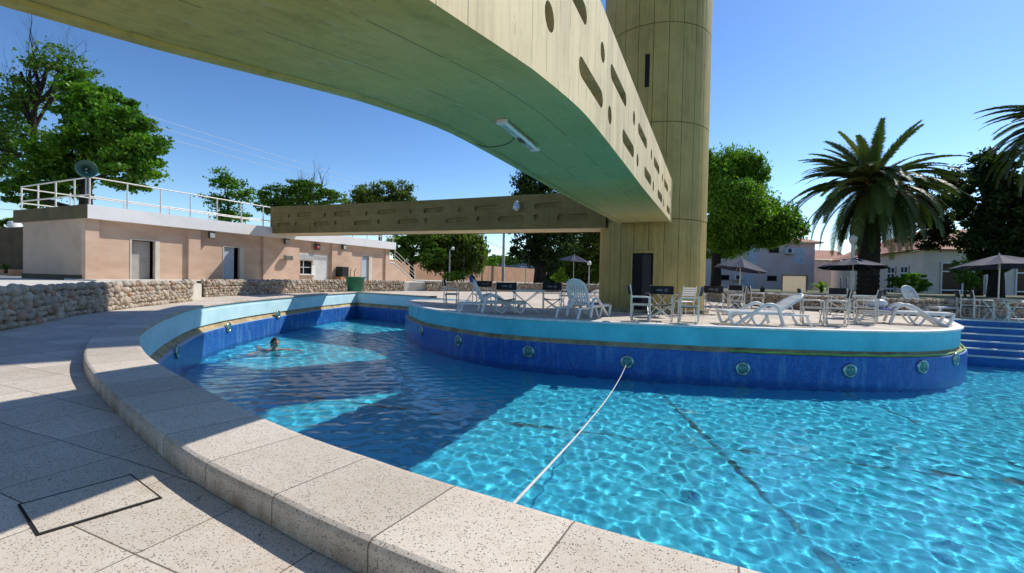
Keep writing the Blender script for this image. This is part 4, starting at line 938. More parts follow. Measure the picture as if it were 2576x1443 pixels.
def bigwin(x0,x1,z0,z1,cols,rows,T,par,y0=.03):
    q=MB(); q.box(((x0+x1)/2,y0+.01,(z0+z1)/2),(x1-x0,.02,z1-z0),0,T=T); w_=q.build('window',m_glassd,par); q=MB()
    for c_ in cols: q.box((x0+(x1-x0)*c_,y0+.05,(z0+z1)/2),(.10,.08,z1-z0+.1),0,T=T)
    for r_ in rows: q.box(((x0+x1)/2,y0+.047,z0+(z1-z0)*r_),(x1-x0+.1,.07,.10),0,T=T)
    q.build('frame',m_wfr,w_)
def XR3(px): return (px-2320)*s3
bigwin(XR3(2364),XR3(2456),-.02+.12,2.93,(0,.58,1),(0,.24,.76,1),Tr_,hall)
bigwin(XR3(2478),XR3(2522),.1,2.93,(0,1),(0,.24,.76,1),Tr_,hall)
bigwin(XR3(2552),XR3(2640),.1,2.93,(0,.5,1),(0,.24,.76,1),Tr_,hall)
bigwin(Lh-6.6,Lh-5.0,.2,2.7,(0,.5,1),(0,.22,.78,1),Th_,hall); bigwin(Lh-3.8,Lh-2.4,.2,2.7,(0,.5,1),(0,.22,.78,1),Th_,hall)
for x in(4.0,6.2,8.4): bigwin(x,x+.9,.3,1.9,(0,1),(0,1),Th_,hall,.0)
# linking roof between guest house and hall
lw_=empty('tiled_annexe','low annexe with red tiled roof between guest house and palm trunk','building',(0,0,0))
pa3,pb3=cp(2035,64),cp(2112,64); L3_,T3=facade_frame(pa3,pb3); z3=CAMZ+(716-654)*64/FPX
mb=MB(); mb.box((L3_/2,-3,z3/2),(L3_,6,z3),0,T=T3); mb.build('wall',m_mauve,lw_)
mb=MB(); mb.add([T3@Vector(v) for v in((-.5,.5,z3),(L3_+1.5,.5,z3),(L3_+1.5,-3.2,z3+1.55),(-.5,-3.2,z3+1.55))],[(0,1,2,3)]); mb.build('roof',m_tile_r,lw_)
#@@SECTION street
# ------------------------------------------------------------------ poles, lamps, wires, distant things
def lamp_post(label,px,d,ztop,r,kind='globe',mat=None,z0=.5,arm=0):
    e=empty('lamp_post',label,'lamp post',cp(px,d,z0),YAW,'garden lamp posts'); q=MB(); q.tube([(0,0,0),(0,0,ztop-z0)],[r*1.2,r],8); q.build('pole',mat or m_lgrey,e)
    if kind!='globe': return e
    q=MB(); q.ball((arm,0,ztop-z0+.12),.16,seg=14,rings=8,sq=(1,1,1.1)); q.build('globe',M('milky_globe',(.78,.77,.72),.35,.05),e)
    q=MB(); q.lathe([(.10,-.06),(.12,0),(.06,.02)],12,c=(arm,0,ztop-z0)); q.build('collar',m_dgrey,e); return e
lamp_post('pale lamp post with white globe among the weeping tree strands',1130,40,3.4,.05,arm=.25)
lamp_post('small lamp post with white globe beside the far blue parasol',1481,33,2.1,.04)
lp=lamp_post('tall cream lamp post with bell shaped head before the big palm',2142,24.2,3.35,.08,'bell',mat=m_metalw)
q=MB(); q.lathe([(.05,-.35),(.17,-.18),(.2,0),(.2,.08),(.10,.16),(.02,.22)],16,c=(0,0,3.0)); q.build('lantern',m_metalw,lp)
def pole(label,px,d,z1,r,mat,name='utility_pole',cross=True):
    e=empty(name,label,'pole',cp(px,d,0),YAW); q=MB(); q.tube([(0,0,0),(0,0,z1)],[r*1.2,r*.8],8); q.build('shaft',mat,e)
    if cross: q=MB(); q.box((0,0,z1-.5),(1.8,.12,.12)); q.build('crossarm',mat,e)
pole('grey concrete utility pole seen under the linking bridge',1265,75,10.0,.22,m_lgrey)
pole('thin dark post in front of the weeping tree',1166,37,2.8,.04,m_dgrey,'post',False)
pole('thin pale post standing at the dark tree left side',1322,45,3.3,.05,M('pale_green_post',(.40,.42,.30),.7,.2),'post',False)
for k,(dy,lab) in enumerate(((0,'uppermost white power cable crossing the sky right of the big tree'),(22,'middle white power cable crossing the sky right of the big tree'),(46,'lowest white power cable crossing the sky right of the big tree'))):
    a=cp(250,58,CAMZ+(684-262-dy)*58/FPX); b_=cp(1080,120,CAMZ+(696-500-dy*.45)*120/FPX); m_=a.lerp(b_,.5)-Vector((0,0,.6)); q=MB(); q.tube(spline([a,m_,b_],14),.028,5); tag(q.build('power_cable',M('pale_cable',(.62,.66,.72),.5,.05)),lab,'cable','power cables')
for k,(y,lab) in enumerate(((468,'uppermost dark wire left of the roof railing'),(500,'middle dark wire left of the roof railing'),(526,'lowest dark wire left of the roof railing'))):
    a=cp(-120,46,CAMZ+(674-y+4)*46/FPX); b_=cp(75,48,CAMZ+(676-y-6)*48/FPX); q=MB(); q.tube([a,b_],.02,5); tag(q.build('wire',M('black_cable',(.02,.02,.02))),lab,'wire','wires')
a=cp(1130,70,CAMZ+(697-570)*70/FPX); b_=cp(1300,75.5,CAMZ+(700-640)*75/FPX); q=MB(); q.tube([a,b_],.03,5); tag(q.build('wire',M('black_cable',(.02,.02,.02))),'slanting wire reaching the utility pole under the bridge','wire','wires')
tk=empty('water_tank','small white water tank above the dark boundary wall at the far left','water tank',cp(36,40,0),YAW); z=CAMZ+(675-582)*40/FPX
q=MB(); q.lathe([(0,z),(.42,z),(.44,z+.1),(.44,z+.72),(.36,z+.82),(0,z+.86)],18); q.build('tank',m_whitewall,tk); q=MB()
for sx_ in(-.3,.3): q.tube([(sx_,0,0),(sx_,0,z)],.05,6)
q.build('stand',m_dgrey,tk)
fb=empty('distant_house','far blue grey house behind the boundary wall','building',cp(1300,110,0),YAW); z=CAMZ+(700-652)*110/FPX
q=MB(); q.box((0,3,z/2),(11,6,z)); q.build('wall',M('blue_grey_wall',(.20,.24,.32),.8,.1),fb); q=MB(); q.box((0,3,z+.1),(11.6,6.6,.2)); q.build('roof',m_dgrey,fb); q=MB(); q.box((1.2,-.02,z*.6),(1.2,.06,1.2)); q.build('window',M('pale_window',(.5,.55,.62),.3,.1),fb)
# wall lamp on the linking bridge
def onb2(s_,z,out): q=A+dirb*s_+nb*out; return Vector((q.x,q.y,z))
ll=empty('bridge_lamp','white metal spotlight fixed to the shaded linking bridge','lamp',onb2(3.45,3.80,.0),math.atan2(nb.y,nb.x)-math.pi/2+math.pi)
q=MB(); q.box((0,-.04,0),(.12,.08,.12)); q.build('bracket',m_lgrey,ll); q=MB(); q.lathe([(0,.16),(.06,.15),(.09,.09),(.13,-.02),(.15,-.12),(.145,-.16),(.12,-.14)],18,c=(0,-.2,.02)); q.build('shade',M('galvanised',(.62,.63,.64),.35,.15,8,metal=.3),ll); q=MB(); q.ball((0,-.2,-.10),.10); q.build('bulb',m_plast,ll)
# green bin with rods standing in it
bn=empty('plastic_bin','big green plastic bin with two metal rods standing in it','bin',(-19.1,20.7,0))
q=MB(); q.lathe([(0,.02),(.40,.02),(.43,.06),(.53,.86),(.60,.87),(.61,.93),(.56,.94),(.52,.90),(.39,.1),(0,.1)],28); q.build('body',M('green_plastic',(.015,.17,.09),.45,.2,2.5),bn)
for x,y,a in((-.2,-.25,.08),(.12,-.3,.14)):
    q=MB(); q.tube([(x,y,.1),(x+a*.5,y,.95),(x+a*.6,y,1.28),(x+a*1.4,y,1.40)],.018,6); q.build('rod',m_dgrey,bn)
#@@SECTION poolthings
# ------------------------------------------------------------------ underwater lights, hose, rope, access cover
GP='round underwater lights set in the pool wall'
m_chrome=M('tarnished_chrome',(.50,.58,.52),.28,.35,9,metal=.8); m_lens=M('green_glass_lens',(.10,.30,.24),.15,.3,8,spec=.7)
def hit(path,px,side,far_=False):
    v=FH+RH*((px-1288)/FPX); best=None
    for a,b_ in zip(path,path[1:]):
        d_=b_-a; den=v.x*d_.y-v.y*d_.x
        if abs(den)<1e-9: continue
        t=(a.x*d_.y-a.y*d_.x)/den; u=(a.x*v.y-a.y*v.x)/den
        if 0<=u<=1 and t>0 and (best is None or (t>best[0] if far_ else t<best[0])): best=(t,a.lerp(b_,u),Vector((-d_.y,d_.x,0)).normalized()*side)
    return best
plight=None
tileI=offset_path(islP,.137,-1); tileO=offset_path(outer,.132,-1)
for k,(px,y,path,lab) in enumerate(((1063,833,tileI,'shaded underwater light at the left tip of the island wall'),(1156,858,tileI,'underwater light on the island wall under the reclined lounger'),(1333,886,tileI,'underwater light on the island wall below the white table'),(1582,912,tileI,'underwater light on the island wall with the rope tied to it'),(1874,929,tileI,'bright ringed underwater light below the start of the green hose'),(2144,934,tileI,'underwater light on the island wall below the flat lounger'),(2327,924,tileI,'underwater light near the right bend of the island wall'),(2410,905,tileI,'edge-on underwater light at the right end of the island wall'),(445,886,tileO,'shaded underwater light on the left pool wall'),(575,825,tileO,'sunlit underwater light on the left pool wall behind the swimmer'),(699,792,tileO,'far sunlit underwater light on the left pool wall'))):
    h_=hit(path,px,-1,path is tileO)
    if not h_: continue
    t,p,n_=h_; z=CAMZ-(y-(700+.02*(px-1288)))/FPX*t; rz=math.atan2(n_.y,n_.x)
    if plight is None:
        plight=empty('pool_light',lab,'pool light',(p.x,p.y,z),rz,GP); Tq=Matrix.Rotation(R(90),4,'Y')
        q=MB(); q.lathe([(.155,-.01),(.165,.015),(.15,.035),(.115,.04),(.105,.02)],28,T=Tq); q.build('ring',m_chrome,plight)
        q=MB(); q.lathe([(.106,.018),(.08,.035),(.0,.042)],24,T=Tq); q.build('lens',m_lens,plight)
    else: place_copy(plight,(p.x,p.y,z),rz,lab,GP)
    if px==1582: ropeA=p+n_*.06+Vector((0,0,z+.0)); 
pin=Vector((-.745,1.735,.095))
q=MB(); md=ropeA.lerp(pin,.5)-Vector((0,0,.16)); m14=ropeA.lerp(pin,.22)-Vector((0,0,.12)); m34=ropeA.lerp(pin,.78)-Vector((0,0,.10)); rp=spline([ropeA,m14,md,m34,pin],60)
ro=q.tube(rp,.0075,7).build('rope',M('white_rope',(.62,.60,.55),.8,.12,40,.3,90)); tag(ro,'thin white rope stretched from an underwater light to the near pool edge','rope'); ro.cycles.is_caustics_receiver=True
ledge=offset_path(islP,.075,-1); i0=min(range(len(ledge)),key=lambda i:abs(ledge[i].x-.35)); hp_=[p+Vector((.0,.0,-.545+.008*math.sin(i*.9))) for i,p in enumerate(ledge[i0:i0+90])]
hp_=[p for p in hp_ if p.y<17.3]
q=MB(); q.tube(hp_,.024,8); tag(q.build('garden_hose',M('lime_green_hose',(.30,.52,.10),.4,.2,3)),'lime green hose lying along the gutter of the island wall','hose')
cv=empty('access_cover','rectangular pitted access cover set in the paving with dark gaps','cover',(0,0,0))
pc4=[Vector((*p,0)) for p in((-2.79,.955),(-2.705,1.345),(-2.295,1.265),(-2.395,.875))]
def quad_in(sl,se):      # corners pulled in along the short ends (se) and the long sides (sl)
    a,b_,c_,d_=pc4; u1=(d_-a).normalized(); u2=(c_-b_).normalized(); v1=(b_-a).normalized(); v2=(c_-d_).normalized()
    return [(p.x,p.y) for p in(a+u1*sl+v1*se,b_+u2*sl-v1*se,c_-u2*sl-v2*se,d_-u1*sl+v2*se)]
q=MB(); q.prism(quad_in(0,0),.001,.0042); q.build('gap_frame',M('dark_gap',(.018,.014,.010),.95,.2),cv)
q=MB(); q.prism(quad_in(.019,.009),.002,.0065); q.build('slab',atermico('pitted_cover','Object',50,50,loc=(20,20,0)),cv)
# leaf litter
rgx=np.random.default_rng(9)
q=MB()
for k in range(34):
    t=rgx.uniform(0,1); i=int(rgx.uniform(.42,.66)*len(nearP)); p=offset_path(nearP,-.47-abs(rgx.normal(0,.14))-.03,-1)[i] if k<3 else None
    if p is None:
        b_=nearP[i]; tg=(nearP[i+1]-nearP[i-1]).normalized(); p=b_+Vector((-tg.y,tg.x,0))*(.50+abs(rgx.normal(0,.22)))
    a=rgx.uniform(0,6.28); l_=rgx.uniform(.01,.035); q.tube([(p.x,p.y,.004),(p.x+l_*math.cos(a),p.y+l_*math.sin(a),.008)],.0012,4)
tag(q.build('twig_litter',M('dry_twig',(.06,.035,.018),.9,.3)),kind='stuff')
#@@SECTION furniture
# ------------------------------------------------------------------ terrace furniture
m_canvasb=M('black_canvas',(.012,.012,.016),.75,.2,6,.2,60)
def rrect(w,h,r,z0,n=4):
    """rounded rectangle loop in (a,z)"""
    pts=[]
    for cx_,cz_,a0 in((w/2-r,z0+h-r,0),(-w/2+r,z0+h-r,90),(-w/2+r,z0+r,180),(w/2-r,z0+r,270)):
        for k in range(n+1): a=R(a0+90*k/n); pts.append((cx_+r*math.cos(a),cz_+r*math.sin(a)))
    pts.append(pts[0]); return pts
def make_chair():
    """local +y is the direction the sitter faces"""
    e=empty('director_chair','','chair',(0,0,0)); w,dp=.55,.45; tr=.0155
    for s_ in(-1,1):
        q=MB(); q.tube([(s_*w/2,a,z) for a,z in rrect(dp,.62,.06,.0125)],tr,6,cap=False); q.tube([(s_*w/2,-dp/2,.44),(s_*w/2,dp/2,.44)],tr*.9,6); q.build('side_frame',m_metalw,e)
        q=MB(); q.tube([(s_*w/2,-dp/2+.01,.60),(s_*w/2,-dp/2-.05,.93)],tr,6); q.build('back_post',m_metalw,e)
    for y in(-dp/2+.03,dp/2-.03):
        q=MB(); q.tube([(-w/2,y,.06),(w/2,y+.012,.44)],tr*.9,6); q.tube([(w/2,y,.06),(-w/2,y-.012,.44)],tr*.9,6); q.build('cross_brace',m_metalw,e)
    q=MB(); n=6; vs=[];fs=[]
    for i in range(n+1):
        x=-w/2+w*i/n; z=.445-.045*math.sin(math.pi*i/n)
        for y in(-dp/2+.02,dp/2-.02): vs+= [(x,y,z),(x,y,z-.012)]
    for i in range(n):
        a=i*4; b_=a+4; fs+=[(a,b_,b_+2,a+2),(a+1,a+3,b_+3,b_+1),(a,a+1,b_+1,b_),(a+2,b_+2,b_+3,a+3)]
    q.add(vs,fs); q.build('seat',m_canvasb,e)
    q=MB(); vs=[];fs=[]
    for i in range(n+1):
        x=-w/2-.015+(w+.03)*i/n; sg=.05*math.sin(math.pi*i/n)
        for z,dy in((.70,-.02),(.92,-.055)): vs+=[(x,-dp/2+dy-sg,z),(x,-dp/2+dy-sg-.012,z)]
    for i in range(n):
        a=i*4; b_=a+4; fs+=[(a,b_,b_+2,a+2),(a+1,a+3,b_+3,b_+1),(a,a+1,b_+1,b_),(a+2,b_+2,b_+3,a+3)]
    q.add(vs,fs); bk=q.build('backrest',m_canvasb,e)
    q=MB(); T_=Matrix.Translation((.10,-dp/2-.106,.81))@Matrix.Rotation(R(90),4,'X')
    q.lathe([(.034,0),(.046,0),(.046,.004),(.034,.004)],16,T=T_); q.box((.10,-dp/2-.108,.81),(.022,.004,.035))
    for z,l_ in((.825,.15),(.80,.15)): q.box((-.06,-dp/2-.112,z),(l_,.004,.012))
    q.build('printed_mark',M('faded_print',(.30,.29,.30),.8,.2),bk); return e
def make_table(top=(.62,.61,.58),w=1.15,dp=.68,h=.70,topname='pale'):
    e=empty('folding_table','','table',(0,0,0)); q=MB(); q.box((0,0,h-.012),(w,dp,.024),bev=.006); q.build('tabletop',M('tabletop_'+topname,top,.35,.1,3),e)
    q=MB(); q.tube([(a,b_,h-.03) for a,b_ in((-w/2+.02,-dp/2+.02),(w/2-.02,-dp/2+.02),(w/2-.02,dp/2-.02),(-w/2+.02,dp/2-.02),(-w/2+.02,-dp/2+.02))],.012,6,cap=False); q.build('rim',m_alu,e)
    for y in(-dp/2+.06,dp/2-.06):
        for s_ in(-1,1): q=MB(); q.tube([(s_*w*.36,y+s_*.012,.012),(-s_*w*.36,y+s_*.012,h-.04)],.012,6); q.build('leg',m_alu,e)
    q=MB()
    for s_ in(-1,1): q.tube([(s_*w*.36,-dp/2+.06,.012),(s_*w*.36,dp/2-.06,.012)],.012,6)
    q.tube([(0,-dp/2+.06,h/2),(0,dp/2-.06,h/2)],.01,6); q.build('stretcher',m_alu,e); return e
m_resin=M('white_resin',(.76,.75,.72),.42,.06,5)
def make_lounger(back=48,name='sun_lounger',armr=True):
    """local +x runs from the foot end to the head end"""
    e=empty(name,'','lounger',(0,0,0)); w=.66; z=.34
    q=MB()
    for s_ in(-1,1): q.box((.62,s_*(w/2-.03),z-.03),(1.28,.06,.075),bev=.01); q.box((1.58,s_*(w/2-.03),z-.06),(.70,.055,.05),bev=.01)
    q.box((.02,0,z-.02),(.07,w,.07),bev=.012); q.build('side_rail',m_resin,e)
    q=MB()
    for k in range(11): q.box((.09+k*.108,0,z+.008),(.082,w-.10,.018),bev=.005)
    q.build('seat',m_resin,e)
    Bm=Matrix.Translation((1.22,0,z))@Matrix.Rotation(-R(back),4,'Y'); q=MB(); bl=.80; n=8; ww=w-.06
    # arched back panel: outer frame and slats with slots between
    for s_ in(-1,1): q.tube([(0,s_*ww*.44,0),(.25,s_*ww*.48,.0),(.52,s_*ww*.48,.0),(.68,s_*ww*.40,.0),(.77,s_*ww*.22,0),(.80,0,0)],.03,8,T=Bm)
    for x0,x1 in((.62,.78),): 
        for k in range(8): y=-ww*.36+ww*.72*k/7; hh=.80-.45*(abs(y)/ww)**2*1.6-.02; q.box(((.60+hh)/2,y,.005),(hh-.60,ww*.72/7+.004,.02),T=Bm)
    for k in range(n): y=-ww*.40+ww*.80*k/(n-1); q.box((.31,y,.004),(.62,ww*.80/(n-1)*.58,.018),T=Bm)
    for x in(.02,.22,.42): q.box((x,0,.002),(.05,ww*.9,.016),T=Bm)
    q.build('backrest',m_resin,e)
    for s_ in(-1,1):
        y=s_*(w/2+.025); q=MB(); r=.041
        p=spline([(.02,y,z-.02),(.06,y,.17),(.13,y,.035),(.22,y,.035),(.36,y,.14),(.66,y,.36),(.86,y,.50),(1.0,y,.53),(1.12,y,.49),(1.20,y,.40),(1.25,y,.22),(1.31,y,.02)],44)
        q.tube(p,r,8); q.build('arm_leg',m_resin,e)
        q=MB(); p=spline([(.55,y*.93,z-.05),(.60,y*.93,.15),(.68,y*.93,.03),(.78,y*.93,.03),(.88,y*.93,.16),(.95,y*.93,z-.05)],20); q.tube(p,.026,7); q.build('middle_leg',m_resin,e)
        q=MB(); q.tube([(1.86,y*.9,z-.05),(1.90,y*.9,.16),(1.99,y*.9,.02)],[.03,.03,.035],8); q.build('rear_leg',m_resin,e)
    q=MB(); q.tube([(1.22+.5*math.cos(R(back)),0,z+.5*math.sin(R(back))-.02),(1.75,0,z-.06)],.015,6); q.build('prop',m_resin,e); return e
def canopy_mat(): return M('navy_canvas',(.030,.042,.085),.75,.25,3,.3,12,spec=.16,col2=(.022,.026,.05))
def make_umbrella(R_=1.25,h=2.15,drop=.42,sides=8,tilt=(0,0)):
    e=empty('parasol','','parasol',(0,0,0)); q=MB(); q.tube([(0,0,.05),(0,0,h-.02)],.022,8); q.build('pole',m_metalw,e)
    q=MB(); n=sides; S=5; vs=[(0,0,h)];fs=[]
    Tt=Matrix.Translation((0,0,h-drop*.6))@Matrix.Rotation(tilt[0],4,'X')@Matrix.Rotation(tilt[1],4,'Y')@Matrix.Translation((0,0,-h+drop*.6))
    for k in range(n*2):
        a=2*math.pi*k/(n*2)+.2; sc=1.0 if k%2==0 else math.cos(math.pi/n)*.985
        for j in range(1,S+1):
            t=j/S; r=R_*t*sc; z=h-drop*(t**1.15)-(0 if k%2==0 else .035*math.sin(math.pi*t)+.02*t); vs.append((r*math.cos(a),r*math.sin(a),z))
    m=n*2
    for k in range(m):
        a=1+k*S; b_=1+((k+1)%m)*S; fs.append((0,a,b_))
        for j in range(S-1): fs.append((a+j,a+j+1,b_+j+1,b_+j))
    q.add(vs,fs,T=Tt); cn=q.build('canopy',canopy_mat(),e)
    q=MB()
    for k in range(n): a=2*math.pi*k/n+.2; q.tube([(0,0,h-.03),(R_*.5*math.cos(a),R_*.5*math.sin(a),h-.03-drop*.5**1.15),(R_*.98*math.cos(a),R_*.98*math.sin(a),h-drop-.01)],.008,5,T=Tt)
    q.build('ribs',m_alu,cn)
    q=MB(); q.lathe([(.0,0),(.30,0),(.30,.07),(.24,.12),(.05,.13),(.04,.30)],20); q.build('base',M('grey_concrete_base',(.32,.31,.29),.9,.2,6),e)
    q=MB(); q.tube([(0,0,h-.03),(0,0,h+.07)],[.03,.012],8,T=Tt); q.build('finial',m_plast,e); return e
FLOOR=.004
def V3(x,y): return (x,y,FLOOR)
chair=make_chair(); first=[True]
GC='black canvas director chairs on the terrace'
def put_chair(x,y,face,label):
    rz=face-math.pi/2            # face: heading of the sitter, world angle
    if first[0]: chair.location=V3(x,y); chair.rotation_euler=(0,0,rz); chair['label']=label; chair['group']=GC; first[0]=False
    else: place_copy(chair,V3(x,y),rz,label,GC)
RT=YAW; AWAY=YAW+math.pi/2; LF=YAW+math.pi; TOW=YAW-math.pi/2      # headings: right, away, left, towards the camera
def cpd(px,d): p=cp(px,d); return (p.x,p.y)
def pc_(px,d,face,label): put_chair(*cpd(px,d),face-math.atan((px-1288)/FPX),label)   # face is relative to the line of sight
pc_(1136,16.4,RT-.15,'director chair at the left end of the shaded group seen from its side')
pc_(1212,16.8,AWAY+.35,'shaded director chair turned away just behind the raised lounger back')
pc_(1272,13.3,AWAY+.1,'director chair with black back at the near left corner of the white table')
pc_(1390,14.0,AWAY-.05,'director chair with black back at the right end of the white table')
pc_(1428,17.2,LF+.3,'director chair half hidden behind the shaded upright lounger')
pc_(1612,11.6,RT+.05,'sunlit director chair seen side on before the dark tower doorway')
pc_(1664,12.0,AWAY+.05,'director chair whose printed black back faces the pool before the tower')
pc_(1734,11.3,LF-.05,'director chair facing left with black seat edge right of the printed one')
pc_(1797,14.8,AWAY-.1,'director chair with dark back just right of the tower edge')
pc_(1852,15.0,LF+.1,'director chair right of the tower edge turned left before the tilted parasol pole')
pc_(1850,19.5,TOW,'director chair behind the tilted parasol pole facing the pool')
pc_(1906,18.6,RT,'director chair standing alone near the planter wall right of the tilted parasol')
pc_(2044,11.7,RT+.1,'director chair at the left end of the group beside the sunlit lounger')
pc_(2105,11.6,LF+.1,'director chair nearest the pool in the crowded group by the flat lounger')
pc_(2180,12.2,LF-.1,'director chair at the right of the crowded group touching the flat lounger')
pc_(2112,15.8,TOW+.2,'director chair with dark back behind the glass table left of the parasol pole')
pc_(2200,15.6,LF-.2,'director chair with dark back behind the glass table below the palm trunk')
pc_(2436,15.4,RT+.2,'narrow director chair at the left of the shaded right hand group')
pc_(2476,14.9,RT+.05,'director chair beside the crossed table legs in the right hand group')
pc_(2564,14.2,LF+.05,'director chair cut by the right edge of the picture')
GTb='folding tables on the terrace'
tb=make_table(); tb.location=(*cpd(1322,13.7),FLOOR); tb.rotation_euler=(0,0,YAW); tag(tb,'pale folding table in the shaded group left of the tower',group=GTb)
tb2=make_table((.03,.03,.035),.8,.7,.70,'dark'); tb2.location=(*cpd(1668,13.3),FLOOR); tb2.rotation_euler=(0,0,YAW+.15); tag(tb2,'dark topped folding table between the chairs before the tower doorway',group=GTb)
place_copy(tb2,(*cpd(1842,16.9),FLOOR),YAW-.1,'dark folding table under the tilted parasol right of the tower',GTb)
tb3=make_table((.30,.36,.36),1.3,.8,.72,'glass'); tb3.location=(*cpd(2152,14.3),FLOOR); tb3.rotation_euler=(0,0,YAW); tag(tb3,'glass topped folding table under the parasol by the big palm',group=GTb)
tb4=place_copy(tb2,(*cpd(2520,14.2),FLOOR),YAW+.05,'folding table with tall crossed legs under the right hand parasol',GTb)
GL='white plastic sun loungers around the island terrace'
lo=make_lounger(62); lo.location=(*cpd(1470,12.7),FLOOR); lo.rotation_euler=(0,0,0); 
def put_l(o,px,d,heading,label):   # px,d locates the middle; heading points from foot to head
    x,y=cpd(px,d); o.location=(x-math.cos(heading)*1.0,y-math.sin(heading)*1.0,FLOOR); o.rotation_euler=(0,0,heading); tag(o,label,group=GL)
put_l(lo,1470,12.6,TOW-.62,'white lounger with raised slotted back to the pool left of the tower doorway')
l2=copy_tree(lo); put_l(l2,1235,13.6,LF+.22,'shaded lounger with raised back and blue towel at the island left end')
l3=make_lounger(34); put_l(l3,1922,11.35,RT-.06,'sunlit lounger in profile with half raised back by the pool edge')
l4=make_lounger(3); put_l(l4,2270,12.6,LF-.5,'flat sunlit lounger at the right end of the island')
l5=copy_tree(lo); put_l(l5,2318,16.6,AWAY+.12,'white lounger facing the pool before the dark planter wall')
l6=copy_tree(l3); put_l(l6,1508,21,RT+.1,'lounger half hidden behind the left side of the tower base')
# towels and bag
m_towel=M('blue_towel',(.03,.06,.32),.95,.2,12,.4,60)
def towel(label,obj_loc,rz,length,w,prof):
    q=MB(); P=spline(prof,14); vs=[];fs=[]
    for i,p in enumerate(P):
        for j in range(5): y=-w/2+w*j/4; vs.append((p.x,y,p.y+.008*math.sin(j*2+i)))
    for i in range(len(P)-1):
        for j in range(4): fs.append((i*5+j,i*5+j+1,i*5+j+6,i*5+j+5))
    o=q.add(vs,fs,smooth=True).build('towel',m_towel,loc=obj_loc,rot=(0,0,rz)); md_=o.modifiers.new('thickness','SOLIDIFY'); md_.thickness=.012; tag(o,label,'towel','blue towels on the loungers'); return o
cb=math.cos(R(62)); sb=math.sin(R(62))
towel('blue towel draped over the raised back of the shaded lounger',l2.location,l2.rotation_euler.z,1,.5,[(1.22+.60*cb-.05,.34+.60*sb+.02),(1.22+.78*cb-.04,.34+.78*sb+.04),(1.22+.81*cb+.03,.34+.81*sb+.03),(1.22+.66*cb+.07,.34+.66*sb-.03)])
towel('blue towel spread on the seat of the flat lounger',l4.location,l4.rotation_euler.z,1,.6,[(1.15,.375),(1.5,.392),(1.9,.41),(2.03,.42),(2.07,.30)])
towel('blue towel lying on the seat of the upright lounger',lo.location,lo.rotation_euler.z,1,.56,[(.35,.375),(.7,.376),(1.05,.377),(1.16,.40)])
bg_=empty('beach_bag','white plastic beach bag lying on the flat lounger towel','bag',l4.location,l4.rotation_euler.z)
q=MB(); q.ball((1.55,.02,.53),.17,seg=14,rings=9,sq=(1.45,.9,.8)); bb=q.build('bag',M('white_plastic_bag',(.70,.72,.75),.35,.15,9,.8,14),bg_)
q=MB(); q.tube(spline([(1.38,.0,.60),(1.45,.0,.74),(1.6,.0,.75),(1.7,.0,.62)],12),.012,6); q.build('handle',m_plast,bg_)
# parasols
GU='navy parasols over the tables'
u1=make_umbrella(1.15,2.12,.50,6,(R(0),R(9))); u1.location=(*cpd(1861,20.0),FLOOR); u1.rotation_euler=(0,0,YAW); tag(u1,'navy parasol tilted to the sun right of the tower',group=GU)
u2=make_umbrella(1.35,2.22,.42,8,(R(-4),R(2))); u2.location=(*cpd(2144,20.0),FLOOR); u2.rotation_euler=(0,0,YAW+.1); tag(u2,'navy parasol open before the big palm trunk',group=GU)
u3=copy_tree(u2); u3.location=(*cpd(2512,16.2),FLOOR); u3.rotation_euler=(0,0,YAW+.6); tag(u3,'navy parasol at the right edge in front of the hall',group=GU)
u4=make_umbrella(1.2,2.35,.45,6,(R(4),R(4))); u4.location=(*cpd(1442,34),.52); u4.rotation_euler=(0,0,YAW); tag(u4,'small far navy parasol left of the tower behind the garden wall',group=GU)
# white slatted chair back seen behind the printed chair
wc=empty('plastic_chair','white slatted plastic chair standing by the tower base','chair',(*cpd(1722,14.2),FLOOR),YAW+.25)
q=MB()
for k in range(4): q.box((0,-.2-.02*k,.62+.07*k),(.44,.02,.045),bev=.006)
for x in(-.23,.23): q.tube([(x,-.18,.42),(x,-.28,.90)],.018,6)
q.build('backrest',m_resin,wc); q=MB(); q.box((0,.02,.42),(.46,.44,.03),bev=.01); q.build('seat',m_resin,wc)
for x in(-.2,.2):
    for y in(-.18,.2): q=MB(); q.tube([(x,y,.41),(x*1.15,y*1.2,.0)],.018,6); q.build('leg',m_resin,wc)
